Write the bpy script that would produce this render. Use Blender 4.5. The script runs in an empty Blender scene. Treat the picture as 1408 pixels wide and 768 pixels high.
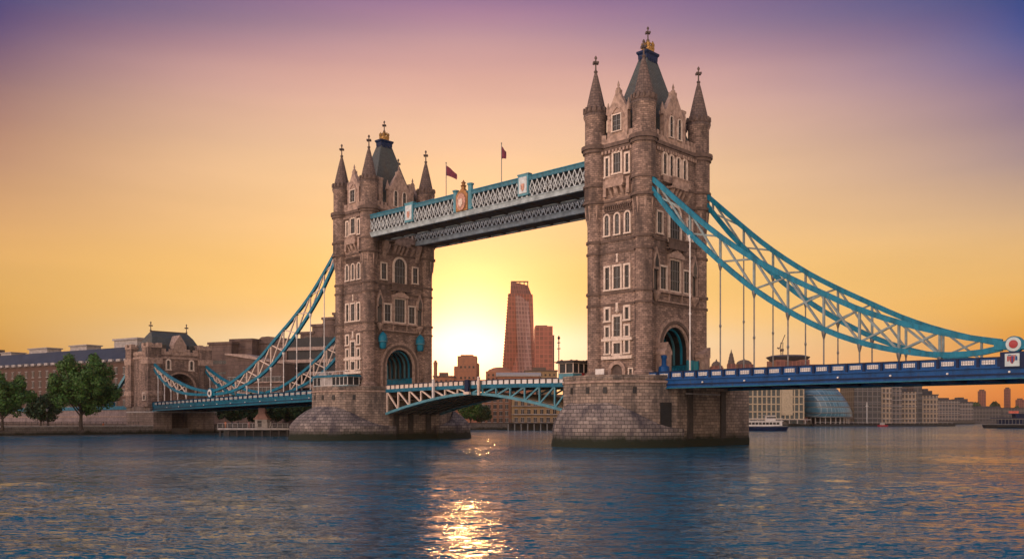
import bpy, bmesh, math, random
from mathutils import Vector, Matrix, Euler
import numpy as np
random.seed(7)
S = bpy.context.scene
COL = S.collection
R = math.radians
pi = math.pi

# ------------------------------------------------------------------ camera
F, CX, HY, H = 1270.0, 704.0, 575.0, 4.5      # focal length in pixels of a 1408 px wide picture, horizon row, eye height
cam = bpy.data.cameras.new('camera'); cob = bpy.data.objects.new('camera', cam); COL.objects.link(cob)
cam.sensor_width = 36; cam.lens = 36 * F / 1408; cam.shift_y = (HY - 384) / 1408
cam.clip_start = 0.5; cam.clip_end = 20000
cob.location = (0, 0, H); cob.rotation_euler = (pi / 2, 0, 0)
S.camera = cob
S.view_settings.view_transform = 'Standard'; S.view_settings.look = 'None'
S.view_settings.exposure = 0; S.view_settings.gamma = 1; S.view_settings.use_curve_mapping = False
S.render.engine = 'CYCLES'
S.cycles.use_denoising = True
S.cycles.max_bounces = 6; S.cycles.diffuse_bounces = 3; S.cycles.glossy_bounces = 3; S.cycles.volume_bounces = 0
S.cycles.sample_clamp_indirect = 4.0

# ------------------------------------------------------------------ sky and sun
SUN_AZ = math.atan2(645 - CX, F)     # a little left of straight ahead
SUN_EL = R(5.0)
def lin(r, g, b):
    f = lambda v: (v / 255 / 12.92) if v <= 10 else ((v / 255 + 0.055) / 1.055) ** 2.4
    return (f(r), f(g), f(b), 1)
W = bpy.data.worlds.new('World'); S.world = W; W.use_nodes = True
nt = W.node_tree; N = nt.nodes; Lk = nt.links; N.clear()
def nd(t, **k):
    n = N.new(t)
    for a, b in k.items(): setattr(n, a, b)
    return n
def mth(op, a, b=None, c=None):
    n = nd('ShaderNodeMath', operation=op)
    for i, v in enumerate((a, b, c)):
        if v is None: continue
        if hasattr(v, 'is_linked'): Lk.new(v, n.inputs[i])
        else: n.inputs[i].default_value = v
    return n.outputs[0]
tc = nd('ShaderNodeTexCoord'); sep = nd('ShaderNodeSeparateXYZ'); Lk.new(tc.outputs['Generated'], sep.inputs[0])
dx, dy, dz = sep.outputs
def ramp(stops, fac):
    n = nd('ShaderNodeValToRGB'); cr = n.color_ramp; cr.interpolation = 'CARDINAL'
    cr.elements[0].position, cr.elements[0].color = stops[0]
    cr.elements[1].position, cr.elements[1].color = stops[-1]
    for p, c in stops[1:-1]:
        e = cr.elements.new(p); e.color = c
    Lk.new(fac, n.inputs[0]); return n.outputs[0]
def column(g, pts, top):
    st = []
    for y, c in pts:
        d = HY - y
        st.append((max(0.0, d / math.hypot(g, d)), lin(*c)))
    st += [(p, lin(*c)) for p, c in top]
    return sorted(st, key=lambda s: s[0])
el = mth('MAXIMUM', dz, 0.0)
cL = column(1438, [(0, (58, 60, 118)), (60, (96, 72, 112)), (120, (140, 102, 108)), (180, (170, 123, 106)), (240, (197, 146, 110)), (320, (222, 166, 102)), (400, (224, 168, 84)), (470, (212, 150, 58)), (575, (190, 116, 44))], [(.5, (46, 88, 134)), (1, (46, 98, 146))])
cC = column(1270, [(0, (152, 114, 148)), (50, (188, 143, 150)), (100, (214, 163, 152)), (150, (230, 180, 154)), (220, (243, 196, 150)), (330, (250, 198, 128)), (400, (250, 198, 112)), (440, (251, 210, 150)), (480, (252, 234, 200)), (575, (255, 190, 100))], [(.53, (52, 92, 138)), (1, (46, 98, 146))])
cR = column(1438, [(0, (36, 64, 130)), (60, (76, 82, 141)), (120, (124, 104, 138)), (180, (150, 124, 136)), (240, (178, 147, 135)), (320, (218, 174, 122)), (400, (238, 180, 94)), (450, (230, 160, 58)), (530, (226, 130, 52)), (575, (204, 112, 50))], [(.5, (40, 86, 138)), (1, (46, 98, 146))])
azm = nd('ShaderNodeMath', operation='ARCTAN2'); Lk.new(dx, azm.inputs[0]); Lk.new(dy, azm.inputs[1])
az = mth('SUBTRACT', azm.outputs[0], SUN_AZ)
sab = mth('SUBTRACT', mth('SQRT', mth('MULTIPLY_ADD', az, az, .016)), .1265)
azl = mth('MULTIPLY', sab, mth('LESS_THAN', az, 0.0)); azr = mth('MULTIPLY', sab, mth('GREATER_THAN', az, 0.0))
def mixc(f, a, b):
    n = nd('ShaderNodeMix', data_type='RGBA', clamp_factor=True)
    Lk.new(f, n.inputs['Factor'])
    for k, v in (('A', a), ('B', b)):
        s = [i for i in n.inputs if i.name == k and i.type == 'RGBA'][0]
        if hasattr(v, 'is_linked'): Lk.new(v, s)
        else: s.default_value = v
    return [o for o in n.outputs if o.type == 'RGBA'][0]
ex = nd('ShaderNodeValToRGB'); ex.color_ramp.interpolation = 'EASE'
for p_, v_ in ((0, .42), (.09, .42), (.19, .85), (.28, .85), (.335, .8), (.385, .42), (1, .4)):
    e_ = ex.color_ramp.elements[0] if p_ == 0 else ex.color_ramp.elements[1] if p_ == 1 else ex.color_ramp.elements.new(p_)
    e_.color = (v_, v_, v_, 1)
Lk.new(el, ex.inputs[0]); xp = mth('MULTIPLY', ex.outputs[0], 2.0)
tl = mth('POWER', mth('MINIMUM', mth('MAXIMUM', mth('DIVIDE', azl, R(21)), 0.0), 1.0), xp)
tr = mth('POWER', mth('MINIMUM', mth('MAXIMUM', mth('DIVIDE', azr, R(25.5)), 0.0), 1.0), xp)
rc, rl, rr = ramp(cC, el), ramp(cL, el), ramp(cR, el)
front = mixc(tr, mixc(tl, rc, rl), rr)
# the sky opposite the sun: pale lavender over a pink belt
back = ramp([(0, lin(238, 206, 186)), (.15, lin(244, 210, 188)), (.35, lin(232, 202, 184)), (.65, lin(150, 146, 160)), (1, lin(34, 60, 112))], el)
BACK_GAIN = 1.2  # lifts the unseen sky behind the viewer to light the bridge fronts
bk = nd('ShaderNodeVectorMath', operation='SCALE'); Lk.new(back, bk.inputs[0]); bk.inputs['Scale'].default_value = BACK_GAIN
tb = mth('SMOOTH_MIN', 1.0, mth('MAXIMUM', mth('DIVIDE', mth('SUBTRACT', mth('ABSOLUTE', az), R(45)), R(60)), 0.0), 0.1)
grad = mixc(tb, front, bk.outputs[0])
# bright patch added to the unseen sky behind the viewer's left, to side-light the bridge, and the bright core of the sky round the sun
def dotv(v):
    n = nd('ShaderNodeVectorMath', operation='DOT_PRODUCT'); Lk.new(tc.outputs['Generated'], n.inputs[0]); n.inputs[1].default_value = Vector(v).normalized(); return n.outputs['Value']
lobe = mth('POWER', mth('MAXIMUM', dotv((-.72, -.62, .38)), 0.0), 3.0)
lg = mth('MULTIPLY_ADD', lobe, 2.9, 1.0)
gs = nd('ShaderNodeVectorMath', operation='SCALE'); Lk.new(grad, gs.inputs[0]); Lk.new(lg, gs.inputs['Scale'])
dsun = dotv((math.sin(SUN_AZ) * math.cos(SUN_EL), math.cos(SUN_AZ) * math.cos(SUN_EL), math.sin(SUN_EL)))
core = mth('EXPONENT', mth('MULTIPLY', mth('SUBTRACT', 1.0, dsun), -2.0 / R(2.7) ** 2))
cs = nd('ShaderNodeVectorMath', operation='SCALE'); cs.inputs[0].default_value = (1.5, .7, .34); Lk.new(core, cs.inputs['Scale'])
ga = nd('ShaderNodeVectorMath', operation='ADD'); Lk.new(gs.outputs[0], ga.inputs[0]); Lk.new(cs.outputs[0], ga.inputs[1]); grad = ga.outputs[0]
wide = mth('EXPONENT', mth('MULTIPLY', mth('SUBTRACT', 1.0, dsun), -2.0 / R(5.6) ** 2))
ws = nd('ShaderNodeVectorMath', operation='SCALE'); ws.inputs[0].default_value = (2.1, .52, .22); Lk.new(wide, ws.inputs['Scale'])
gb = nd('ShaderNodeVectorMath', operation='ADD'); Lk.new(grad, gb.inputs[0]); Lk.new(ws.outputs[0], gb.inputs[1]); grad = gb.outputs[0]
# thin veil of cloud, barely there
nz = nd('ShaderNodeTexNoise'); nz.inputs['Scale'].default_value = 3.2; nz.inputs['Detail'].default_value = 4
mp = nd('ShaderNodeMapping'); mp.inputs['Scale'].default_value = (1, 1, 6.5); mp.inputs['Rotation'].default_value = (0, R(12), 0); Lk.new(tc.outputs['Generated'], mp.inputs[0]); Lk.new(mp.outputs[0], nz.inputs['Vector'])
gain = mth('MULTIPLY_ADD', nz.outputs['Fac'], 0.2, 0.9)
vs = nd('ShaderNodeVectorMath', operation='SCALE'); Lk.new(grad, vs.inputs[0]); Lk.new(gain, vs.inputs['Scale'])
bg1 = nd('ShaderNodeBackground'); Lk.new(vs.outputs[0], bg1.inputs[0]); bg1.inputs[1].default_value = 1.02
sky = nd('ShaderNodeTexSky', sky_type='NISHITA', sun_disc=False, sun_elevation=SUN_EL, sun_rotation=SUN_AZ)
bg2 = nd('ShaderNodeBackground'); Lk.new(sky.outputs[0], bg2.inputs[0]); bg2.inputs[1].default_value = 0.05
SKY_NISHITA = bg2.inputs[1]; SKY_NISHITA.default_value = 0.006
add = nd('ShaderNodeAddShader'); Lk.new(bg1.outputs[0], add.inputs[0]); Lk.new(bg2.outputs[0], add.inputs[1])
out = nd('ShaderNodeOutputWorld'); Lk.new(add.outputs[0], out.inputs[0])

sun = bpy.data.lights.new('sun', 'SUN'); sob = bpy.data.objects.new('sun', sun); COL.objects.link(sob)
sun.energy = 0.11; sun.angle = R(1.2); sun.color = (1.0, 0.5, 0.17)
sd = Vector((math.sin(SUN_AZ) * math.cos(SUN_EL), math.cos(SUN_AZ) * math.cos(SUN_EL), math.sin(SUN_EL)))
sob.rotation_euler = sd.to_track_quat('Z', 'Y').to_euler(); sob.location = (0, 0, 300)

# ------------------------------------------------------------------ materials
MATS = {}
def newmat(name):
    m = bpy.data.materials.new(name); m.use_nodes = True; MATS[name] = m
    return m, m.node_tree, m.node_tree.nodes['Principled BSDF']
def lnk(t, a, b): t.links.new(a, b)
def plain(name, c, rough=.6, metal=0, var=.25, scale=1.2, bump=0.0, spec=.4, rust=None):
    m, t, p = newmat(name)
    p.inputs['Roughness'].default_value = rough; p.inputs['Metallic'].default_value = metal
    p.inputs['Specular IOR Level'].default_value = spec
    g = t.nodes.new('ShaderNodeTexCoord'); n = t.nodes.new('ShaderNodeTexNoise'); n.inputs['Scale'].default_value = scale; n.inputs['Detail'].default_value = 5
    lnk(t, g.outputs['Object'], n.inputs['Vector'])
    r = t.nodes.new('ShaderNodeValToRGB')
    r.color_ramp.elements[0].position = .3; r.color_ramp.elements[1].position = .7
    r.color_ramp.elements[0].color = tuple(v * (1 - var) for v in c) + (1,)
    r.color_ramp.elements[1].color = tuple(min(1, v * (1 + var)) for v in c) + (1,)
    if rust:
        r.color_ramp.elements[1].position = .6; e = r.color_ramp.elements.new(.74); e.color = tuple(rust) + (1,)
        mp = t.nodes.new('ShaderNodeMapping'); mp.inputs['Scale'].default_value = (1, 1, .4); lnk(t, g.outputs['Object'], mp.inputs[0]); lnk(t, mp.outputs[0], n.inputs['Vector']); n.inputs['Roughness'].default_value = .68
    lnk(t, n.outputs['Fac'], r.inputs[0]); lnk(t, r.outputs[0], p.inputs['Base Color'])
    if bump:
        b = t.nodes.new('ShaderNodeBump'); b.inputs['Strength'].default_value = bump; b.inputs['Distance'].default_value = .1
        lnk(t, n.outputs['Fac'], b.inputs['Height']); lnk(t, b.outputs[0], p.inputs['Normal'])
    return m
def masonry(name, c1, c2, mortar, bw, bh, ms=.03, rough=.85, dirt=.55, dirtc=(.06, .05, .045), algae=None, bump=.5, streak=True, lo=.45):
    m, t, p = newmat(name); p.inputs['Roughness'].default_value = rough; p.inputs['Specular IOR Level'].default_value = .25
    n_ = t.nodes.new
    g = n_('ShaderNodeTexCoord'); s = n_('ShaderNodeSeparateXYZ'); lnk(t, g.outputs['Object'], s.inputs[0])
    a = n_('ShaderNodeMath'); a.operation = 'MULTIPLY_ADD'; lnk(t, s.outputs[1], a.inputs[0]); a.inputs[1].default_value = .93; lnk(t, s.outputs[0], a.inputs[2])
    cb = n_('ShaderNodeCombineXYZ'); lnk(t, a.outputs[0], cb.inputs[0]); lnk(t, s.outputs[2], cb.inputs[1])
    b = n_('ShaderNodeTexBrick'); lnk(t, cb.outputs[0], b.inputs['Vector'])
    b.inputs['Scale'].default_value = 1; b.inputs['Brick Width'].default_value = bw; b.inputs['Row Height'].default_value = bh
    b.inputs['Mortar Size'].default_value = ms; b.inputs['Mortar Smooth'].default_value = .3
    b.inputs['Color1'].default_value = tuple(c1) + (1,); b.inputs['Color2'].default_value = tuple(c2) + (1,); b.inputs['Mortar'].default_value = tuple(mortar) + (1,)
    mpn = n_('ShaderNodeMapping'); mpn.inputs['Scale'].default_value = (1, 1, .22 if streak else 1); lnk(t, g.outputs['Object'], mpn.inputs[0])
    n = n_('ShaderNodeTexNoise'); n.inputs['Scale'].default_value = .45; n.inputs['Detail'].default_value = 7; n.inputs['Roughness'].default_value = .65
    lnk(t, mpn.outputs[0], n.inputs['Vector'])
    r = n_('ShaderNodeValToRGB'); r.color_ramp.elements[0].position = lo; r.color_ramp.elements[1].position = lo + .19
    r.color_ramp.elements[0].color = (0, 0, 0, 1); r.color_ramp.elements[1].color = (dirt, dirt, dirt, 1); lnk(t, n.outputs['Fac'], r.inputs[0])
    mx = n_('ShaderNodeMix'); mx.data_type = 'RGBA'; lnk(t, r.outputs[0], mx.inputs['Factor']); lnk(t, b.outputs['Color'], mx.inputs[6]); mx.inputs[7].default_value = tuple(dirtc) + (1,)
    n2 = n_('ShaderNodeTexNoise'); n2.inputs['Scale'].default_value = 3.2; n2.inputs['Detail'].default_value = 6; lnk(t, g.outputs['Object'], n2.inputs['Vector'])
    hv = n_('ShaderNodeMath'); hv.operation = 'MULTIPLY_ADD'; lnk(t, n2.outputs['Fac'], hv.inputs[0]); hv.inputs[1].default_value = .9; hv.inputs[2].default_value = .55
    vsx = n_('ShaderNodeVectorMath'); vsx.operation = 'SCALE'; lnk(t, mx.outputs[2], vsx.inputs[0]); lnk(t, hv.outputs[0], vsx.inputs['Scale'])
    col = vsx.outputs[0]
    if algae:
        z0, z1, ac = algae
        k = n_('ShaderNodeMath'); k.operation = 'MULTIPLY_ADD'; lnk(t, n.outputs['Fac'], k.inputs[0]); k.inputs[1].default_value = 2.6; lnk(t, s.outputs[2], k.inputs[2])
        mr = n_('ShaderNodeMapRange'); lnk(t, k.outputs[0], mr.inputs[0]); mr.inputs[1].default_value = z0 + 1.3; mr.inputs[2].default_value = z1 + 1.3; mr.inputs[3].default_value = 1; mr.inputs[4].default_value = 0
        m2 = n_('ShaderNodeMix'); m2.data_type = 'RGBA'; lnk(t, mr.outputs[0], m2.inputs['Factor']); lnk(t, col, m2.inputs[6]); m2.inputs[7].default_value = tuple(ac) + (1,)
        col = m2.outputs[2]
    lnk(t, col, p.inputs['Base Color'])
    if bump:
        bb = n_('ShaderNodeBump'); bb.inputs['Strength'].default_value = bump; bb.inputs['Distance'].default_value = .06
        ad = n_('ShaderNodeMath'); ad.operation = 'MULTIPLY_ADD'; lnk(t, b.outputs['Fac'], ad.inputs[0]); ad.inputs[1].default_value = -1; lnk(t, n2.outputs['Fac'], ad.inputs[2])
        lnk(t, ad.outputs[0], bb.inputs['Height']); lnk(t, bb.outputs[0], p.inputs['Normal'])
    return m
M_STONE = masonry('tower_stone', (.39, .268, .208), (.172, .118, .094), (.10, .07, .06), .8, .32, .035, dirt=.8, dirtc=(.05, .038, .034))
M_DRESS = plain('dressed_stone', (.31, .215, .168), .85, var=.42, scale=1.6, bump=.4)
M_BAND = plain('band_stone', (.115, .078, .062), .9, var=.35, scale=1.1, bump=.4)
M_CREAM = plain('cream_stone', (.6, .48, .39), .8, var=.22, scale=2.2)
M_PIER = masonry('pier_granite', (.36, .27, .21), (.19, .145, .118), (.07, .056, .048), 1.1, .5, .04, dirt=.85, dirtc=(.06, .052, .048), algae=(1.1, 2.3, (.018, .022, .012)))
M_CUT = masonry('cutwater_granite', (.32, .26, .22), (.16, .13, .115), (.045, .038, .035), 1.2, .6, .055, dirt=.85, lo=.45, dirtc=(.035, .032, .042), algae=(1.1, 2.3, (.018, .022, .012)))
M_SLATE = masonry('roof_slate', (.085, .10, .095), (.06, .07, .068), (.03, .03, .03), .5, .3, .03, rough=.55, dirt=.4, dirtc=(.10, .075, .05), bump=.3)
M_SPIRE = masonry('spire_stone', (.17, .12, .10), (.115, .082, .07), (.07, .05, .045), .8, .5, .05, dirt=.4)
M_DARK = plain('dark_stone', (.09, .065, .055), .9, var=.3)
M_GLASS = plain('window_glass', (.012, .013, .016), .16, var=.3, scale=.6, spec=.28)
def _vary(m):
    t = m.node_tree; p = t.nodes['Principled BSDF']; o = t.nodes.new('ShaderNodeObjectInfo'); r = t.nodes.new('ShaderNodeValToRGB')
    r.color_ramp.elements[0].color = (.006, .007, .01, 1); r.color_ramp.elements[1].color = (.045, .04, .038, 1); lnk(t, o.outputs['Random'], r.inputs[0]); lnk(t, r.outputs[0], p.inputs['Base Color'])
_vary(M_GLASS)
M_GLAZ = plain('dark_glazing', (.018, .02, .024), .4, spec=.2, var=.3)
M_TEAL = plain('teal_paint', (.004, .13, .20), .45, var=.36, scale=1.1, spec=.18, rust=(.05, .075, .07))
M_TEALD = plain('dark_teal_paint', (.006, .105, .165), .45, var=.34, scale=1.1, spec=.18, rust=(.05, .06, .055))
M_LTEAL = plain('light_teal_paint', (.06, .21, .26), .5, var=.3, scale=.9)
M_BLUE = plain('blue_paint', (.002, .05, .17), .42, var=.34, scale=.9, spec=.15, rust=(.03, .045, .07))
M_BLUED = plain('dark_blue_paint', (.004, .014, .05), .45, var=.3, scale=.7, spec=.15)
M_WHITE = plain('white_paint', (.62, .58, .54), .5, var=.18, scale=1.4)
M_WEBR = plain('grey_teal_paint', (.16, .21, .21), .5, var=.3)
M_WEBL = plain('cream_paint', (.58, .45, .36), .5, var=.2)
M_WCHORD = plain('weathered_chord', (.27, .32, .33), .7, var=.4, scale=.8)
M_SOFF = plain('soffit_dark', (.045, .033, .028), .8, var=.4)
M_GOLD = plain('gilding', (.27, .125, .04), .4, metal=.3, var=.35, scale=3)
M_RED = plain('red_enamel', (.30, .012, .02), .4, var=.15)
M_RDISC = plain('pale_enamel', (.42, .5, .5), .4, var=.1)
M_FLAG = plain('flag_cloth', (.11, .012, .03), .8, var=.5, scale=1.5)
M_ASPH = plain('asphalt', (.05, .05, .05), .9, var=.2)
M_METAL = plain('grey_metal', (.16, .16, .16), .45, metal=.4, var=.2)
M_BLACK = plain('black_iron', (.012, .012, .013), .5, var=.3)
M_TIMB = plain('wet_timber', (.035, .028, .024), .7, var=.4)
M_CRST = plain('crest_stone', (.42, .22, .16), .7, var=.45, scale=2.5, bump=.6)
M_LATT = plain('lattice_paint', (.46, .50, .50), .5, var=.25, scale=1.2)
M_RAIL = plain('walkway_rail_paint', (.03, .115, .155), .5, var=.35, scale=1.2, spec=.2, rust=(.08, .09, .085))
M_CONC = plain('pale_concrete', (.33, .30, .28), .85, var=.25)
M_GOLDW = plain('brushed_gilding', (.30, .17, .05), .4, metal=.6, var=.2)
# ------------------------------------------------------------------ helpers
class MB:
    def __init__(s): s.v = []; s.f = []; s.M = Matrix.Identity(4)
    def add(s, vs, fs):
        o = len(s.v); s.v += [tuple(s.M @ Vector(p)) for p in vs]; s.f += [tuple(i + o for i in q) for q in fs]; return s
    def box(s, x0, x1, y0, y1, z0, z1):
        return s.add([(x0, y0, z0), (x1, y0, z0), (x1, y1, z0), (x0, y1, z0), (x0, y0, z1), (x1, y0, z1), (x1, y1, z1), (x0, y1, z1)],
                     [(3, 2, 1, 0), (4, 5, 6, 7), (0, 1, 5, 4), (1, 2, 6, 5), (2, 3, 7, 6), (3, 0, 4, 7)])
    def loft(s, rings, cap=True):      # closed rings of equal length, counter-clockwise seen from above, bottom to top
        n = len(rings[0]); vs = [p for r in rings for p in r]; fs = []
        for k in range(len(rings) - 1):
            for i in range(n):
                j = (i + 1) % n; fs.append((k * n + i, k * n + j, (k + 1) * n + j, (k + 1) * n + i))
        if cap: fs.append(tuple(range(n - 1, -1, -1))); fs.append(tuple((len(rings) - 1) * n + i for i in range(n)))
        return s.add(vs, fs)
    def prism(s, poly, z0, z1): return s.loft([[(x, y, z0) for x, y in poly], [(x, y, z1) for x, y in poly]])
    def ext_x(s, poly, x0, x1):        # polygon in (y,z), counter-clockwise seen from +x
        return s.loft([[(x0, y, z) for y, z in poly], [(x1, y, z) for y, z in poly]])
    def ext_y(s, poly, y0, y1):        # polygon in (x,z), counter-clockwise seen from -y
        return s.loft([[(x, y1, z) for x, z in poly], [(x, y0, z) for x, z in poly]])
    def lathe(s, cx, cy, prof, n=16, ph=0.0):
        return s.loft([[(cx + r * math.cos(ph + 2 * pi * i / n), cy + r * math.sin(ph + 2 * pi * i / n), z) for i in range(n)] for r, z in prof])
    def bar(s, p, q, w, h=None, up=(0, 0, 1)):
        h = h or w; p = Vector(p); q = Vector(q); d = (q - p)
        if d.length < 1e-6: return s
        d.normalize(); u = Vector(up)
        if abs(d.dot(u)) > .98: u = Vector((1, 0, 0))
        x = d.cross(u).normalized(); y = x.cross(d).normalized(); r = []
        for c in (p, q): r.append([c + x * (w / 2 * a) + y * (h / 2 * b) for a, b in ((-1, -1), (1, -1), (1, 1), (-1, 1))])
        return s.loft([[tuple(v) for v in k] for k in r])
    def tube(s, pts, r, n=6):
        for a, b in zip(pts[:-1], pts[1:]):
            p, q = Vector(a), Vector(b); d = (q - p).normalized(); u = Vector((0, 0, 1)) if abs(d.z) < .95 else Vector((1, 0, 0))
            x = d.cross(u).normalized(); y = x.cross(d)
            s.loft([[tuple(c + (x * math.cos(2 * pi * i / n) + y * math.sin(2 * pi * i / n)) * r) for i in range(n)] for c in (p, q)])
        return s
    def sweep(s, pts, w, h):           # rectangular section along a path in a vertical plane (x,z); w across y
        rings = []
        for i, p in enumerate(pts):
            p = Vector(p); t = (Vector(pts[min(i + 1, len(pts) - 1)]) - Vector(pts[max(i - 1, 0)])).normalized()
            nrm = Vector((-t.z, 0, t.x)); hh = h[i] if isinstance(h, (list, tuple)) else h
            rings.append([tuple(p + Vector((0, w / 2 * a, 0)) + nrm * (hh / 2 * b)) for a, b in ((-1, -1), (1, -1), (1, 1), (-1, 1))])
        return s.loft(rings)
    def mesh(s, name, mat, smooth=False):
        me = bpy.data.meshes.new(name); me.from_pydata(s.v, [], s.f); me.materials.append(mat)
        bm = bmesh.new(); bm.from_mesh(me); bmesh.ops.recalc_face_normals(bm, faces=bm.faces); bm.to_mesh(me); bm.free()
        if smooth:
            for p in me.polygons: p.use_smooth = True
            try: me.set_sharp_from_angle(angle=R(40))
            except Exception: pass
        me.update(); return me
    def mesh2(s, name, mat, other, mat2):
        n = len(s.f); s.M = Matrix.Identity(4); s.add(other.v, other.f); me = s.mesh(name, mat); me.materials.append(mat2)
        for p in me.polygons[n:]: p.material_index = 1
        return me
    def build(s, name, mat, parent=None, smooth=False):
        o = bpy.data.objects.new(name, s.mesh(name, mat, smooth)); COL.objects.link(o)
        if parent: o.parent = parent
        return o
def tag(o, label, cat, group=None, kind=None):
    if label: o['label'] = label
    if cat: o['category'] = cat
    if group: o['group'] = group
    if kind: o['kind'] = kind
    return o
def thing(name, label, cat, loc=(0, 0, 0), rz=0, group=None):
    o = bpy.data.objects.new(name, None); COL.objects.link(o); o.empty_display_size = .5
    o.location = loc; o.rotation_euler = (0, 0, rz); return tag(o, label, cat, group)
def inst(name, me, parent, loc=(0, 0, 0), rz=0, sc=None):
    o = bpy.data.objects.new(name, me); COL.objects.link(o); o.parent = parent; o.location = loc; o.rotation_euler = (0, 0, rz)
    if sc: o.scale = sc
    return o
def copy_tree(o, parent=None):
    c = o.copy(); COL.objects.link(c)
    if parent: c.parent = parent
    for ch in list(o.children): copy_tree(ch, c)
    return c
# the bridge's own frame: x along the bridge (from the far tower to the near one), y across it (away from the viewer), z up from the water
ANG = -R(43.87); CA, SA = math.cos(-ANG), math.sin(-ANG)
O = (23.1, 157.0); FAR = -71.7
def B(x, y, z=0.0): return Vector((O[0] + x * CA + y * SA, O[1] - x * SA + y * CA, z))
def at(px, D, y=None): return Vector(((px - CX) / F * D, D, H + (HY - y) / F * D if y is not None else 0.0))
def zat(y, D): return H + (HY - y) / F * D
def arc(cx, cz, r, a0, a1, n): return [(cx + r * math.cos(a0 + (a1 - a0) * i / n), cz + r * math.sin(a0 + (a1 - a0) * i / n)) for i in range(n + 1)]
WC = {}
def win_mesh(w, h, style, lights, fw, rows):
    k = (w, h, style, lights, fw, rows)
    if k in WC: return WC[k]
    p = MB(); f = MB(); g = MB()
    if style == 'arch':
        r = w / 2; hs = h - r
        pl = [(-r, 0), (r, 0)] + arc(0, hs, r, 0, pi, 10)
        p.ext_y(pl, -.05, .12)
        o = arc(0, hs, r + fw, 0, pi, 10); i = arc(0, hs, r, 0, pi, 10)
        for q in range(10):
            f.ext_y([i[q], o[q], o[q + 1], i[q + 1]], -.28, .02)
        zt = hs
    else:
        p.box(-w / 2, w / 2, -.05, .12, 0, h); zt = h
        f.box(-w / 2 - fw, w / 2 + fw, -.3, .02, h, h + fw * 1.1)
    f.box(-w / 2 - fw, -w / 2, -.28, .02, 0, zt); f.box(w / 2, w / 2 + fw, -.28, .02, 0, zt)
    f.box(-w / 2 - fw * 1.3, w / 2 + fw * 1.3, -.36, .02, -fw * .9, 0)
    for q in range(1, lights):
        x = -w / 2 + w * q / lights; g.box(x - .05, x + .05, -.16, -.04, 0, h - .02 if style != 'arch' else h - .25)
    for q in range(1, rows):
        z = h * q / rows; g.box(-w / 2, w / 2, -.14, -.045, z - .04, z + .04)
    WC[k] = (p.mesh('window', M_GLASS), f.mesh2('frame', M_CREAM, g, M_METAL)); return WC[k]
def window(parent, loc, rz, w, h, style='flat', lights=2, fw=.22, rows=2, fmat=None):
    a, b = win_mesh(w, h, style, lights, fw, rows)
    o = inst('window', a, parent, loc, rz); inst('frame', b, o); return o

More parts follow.
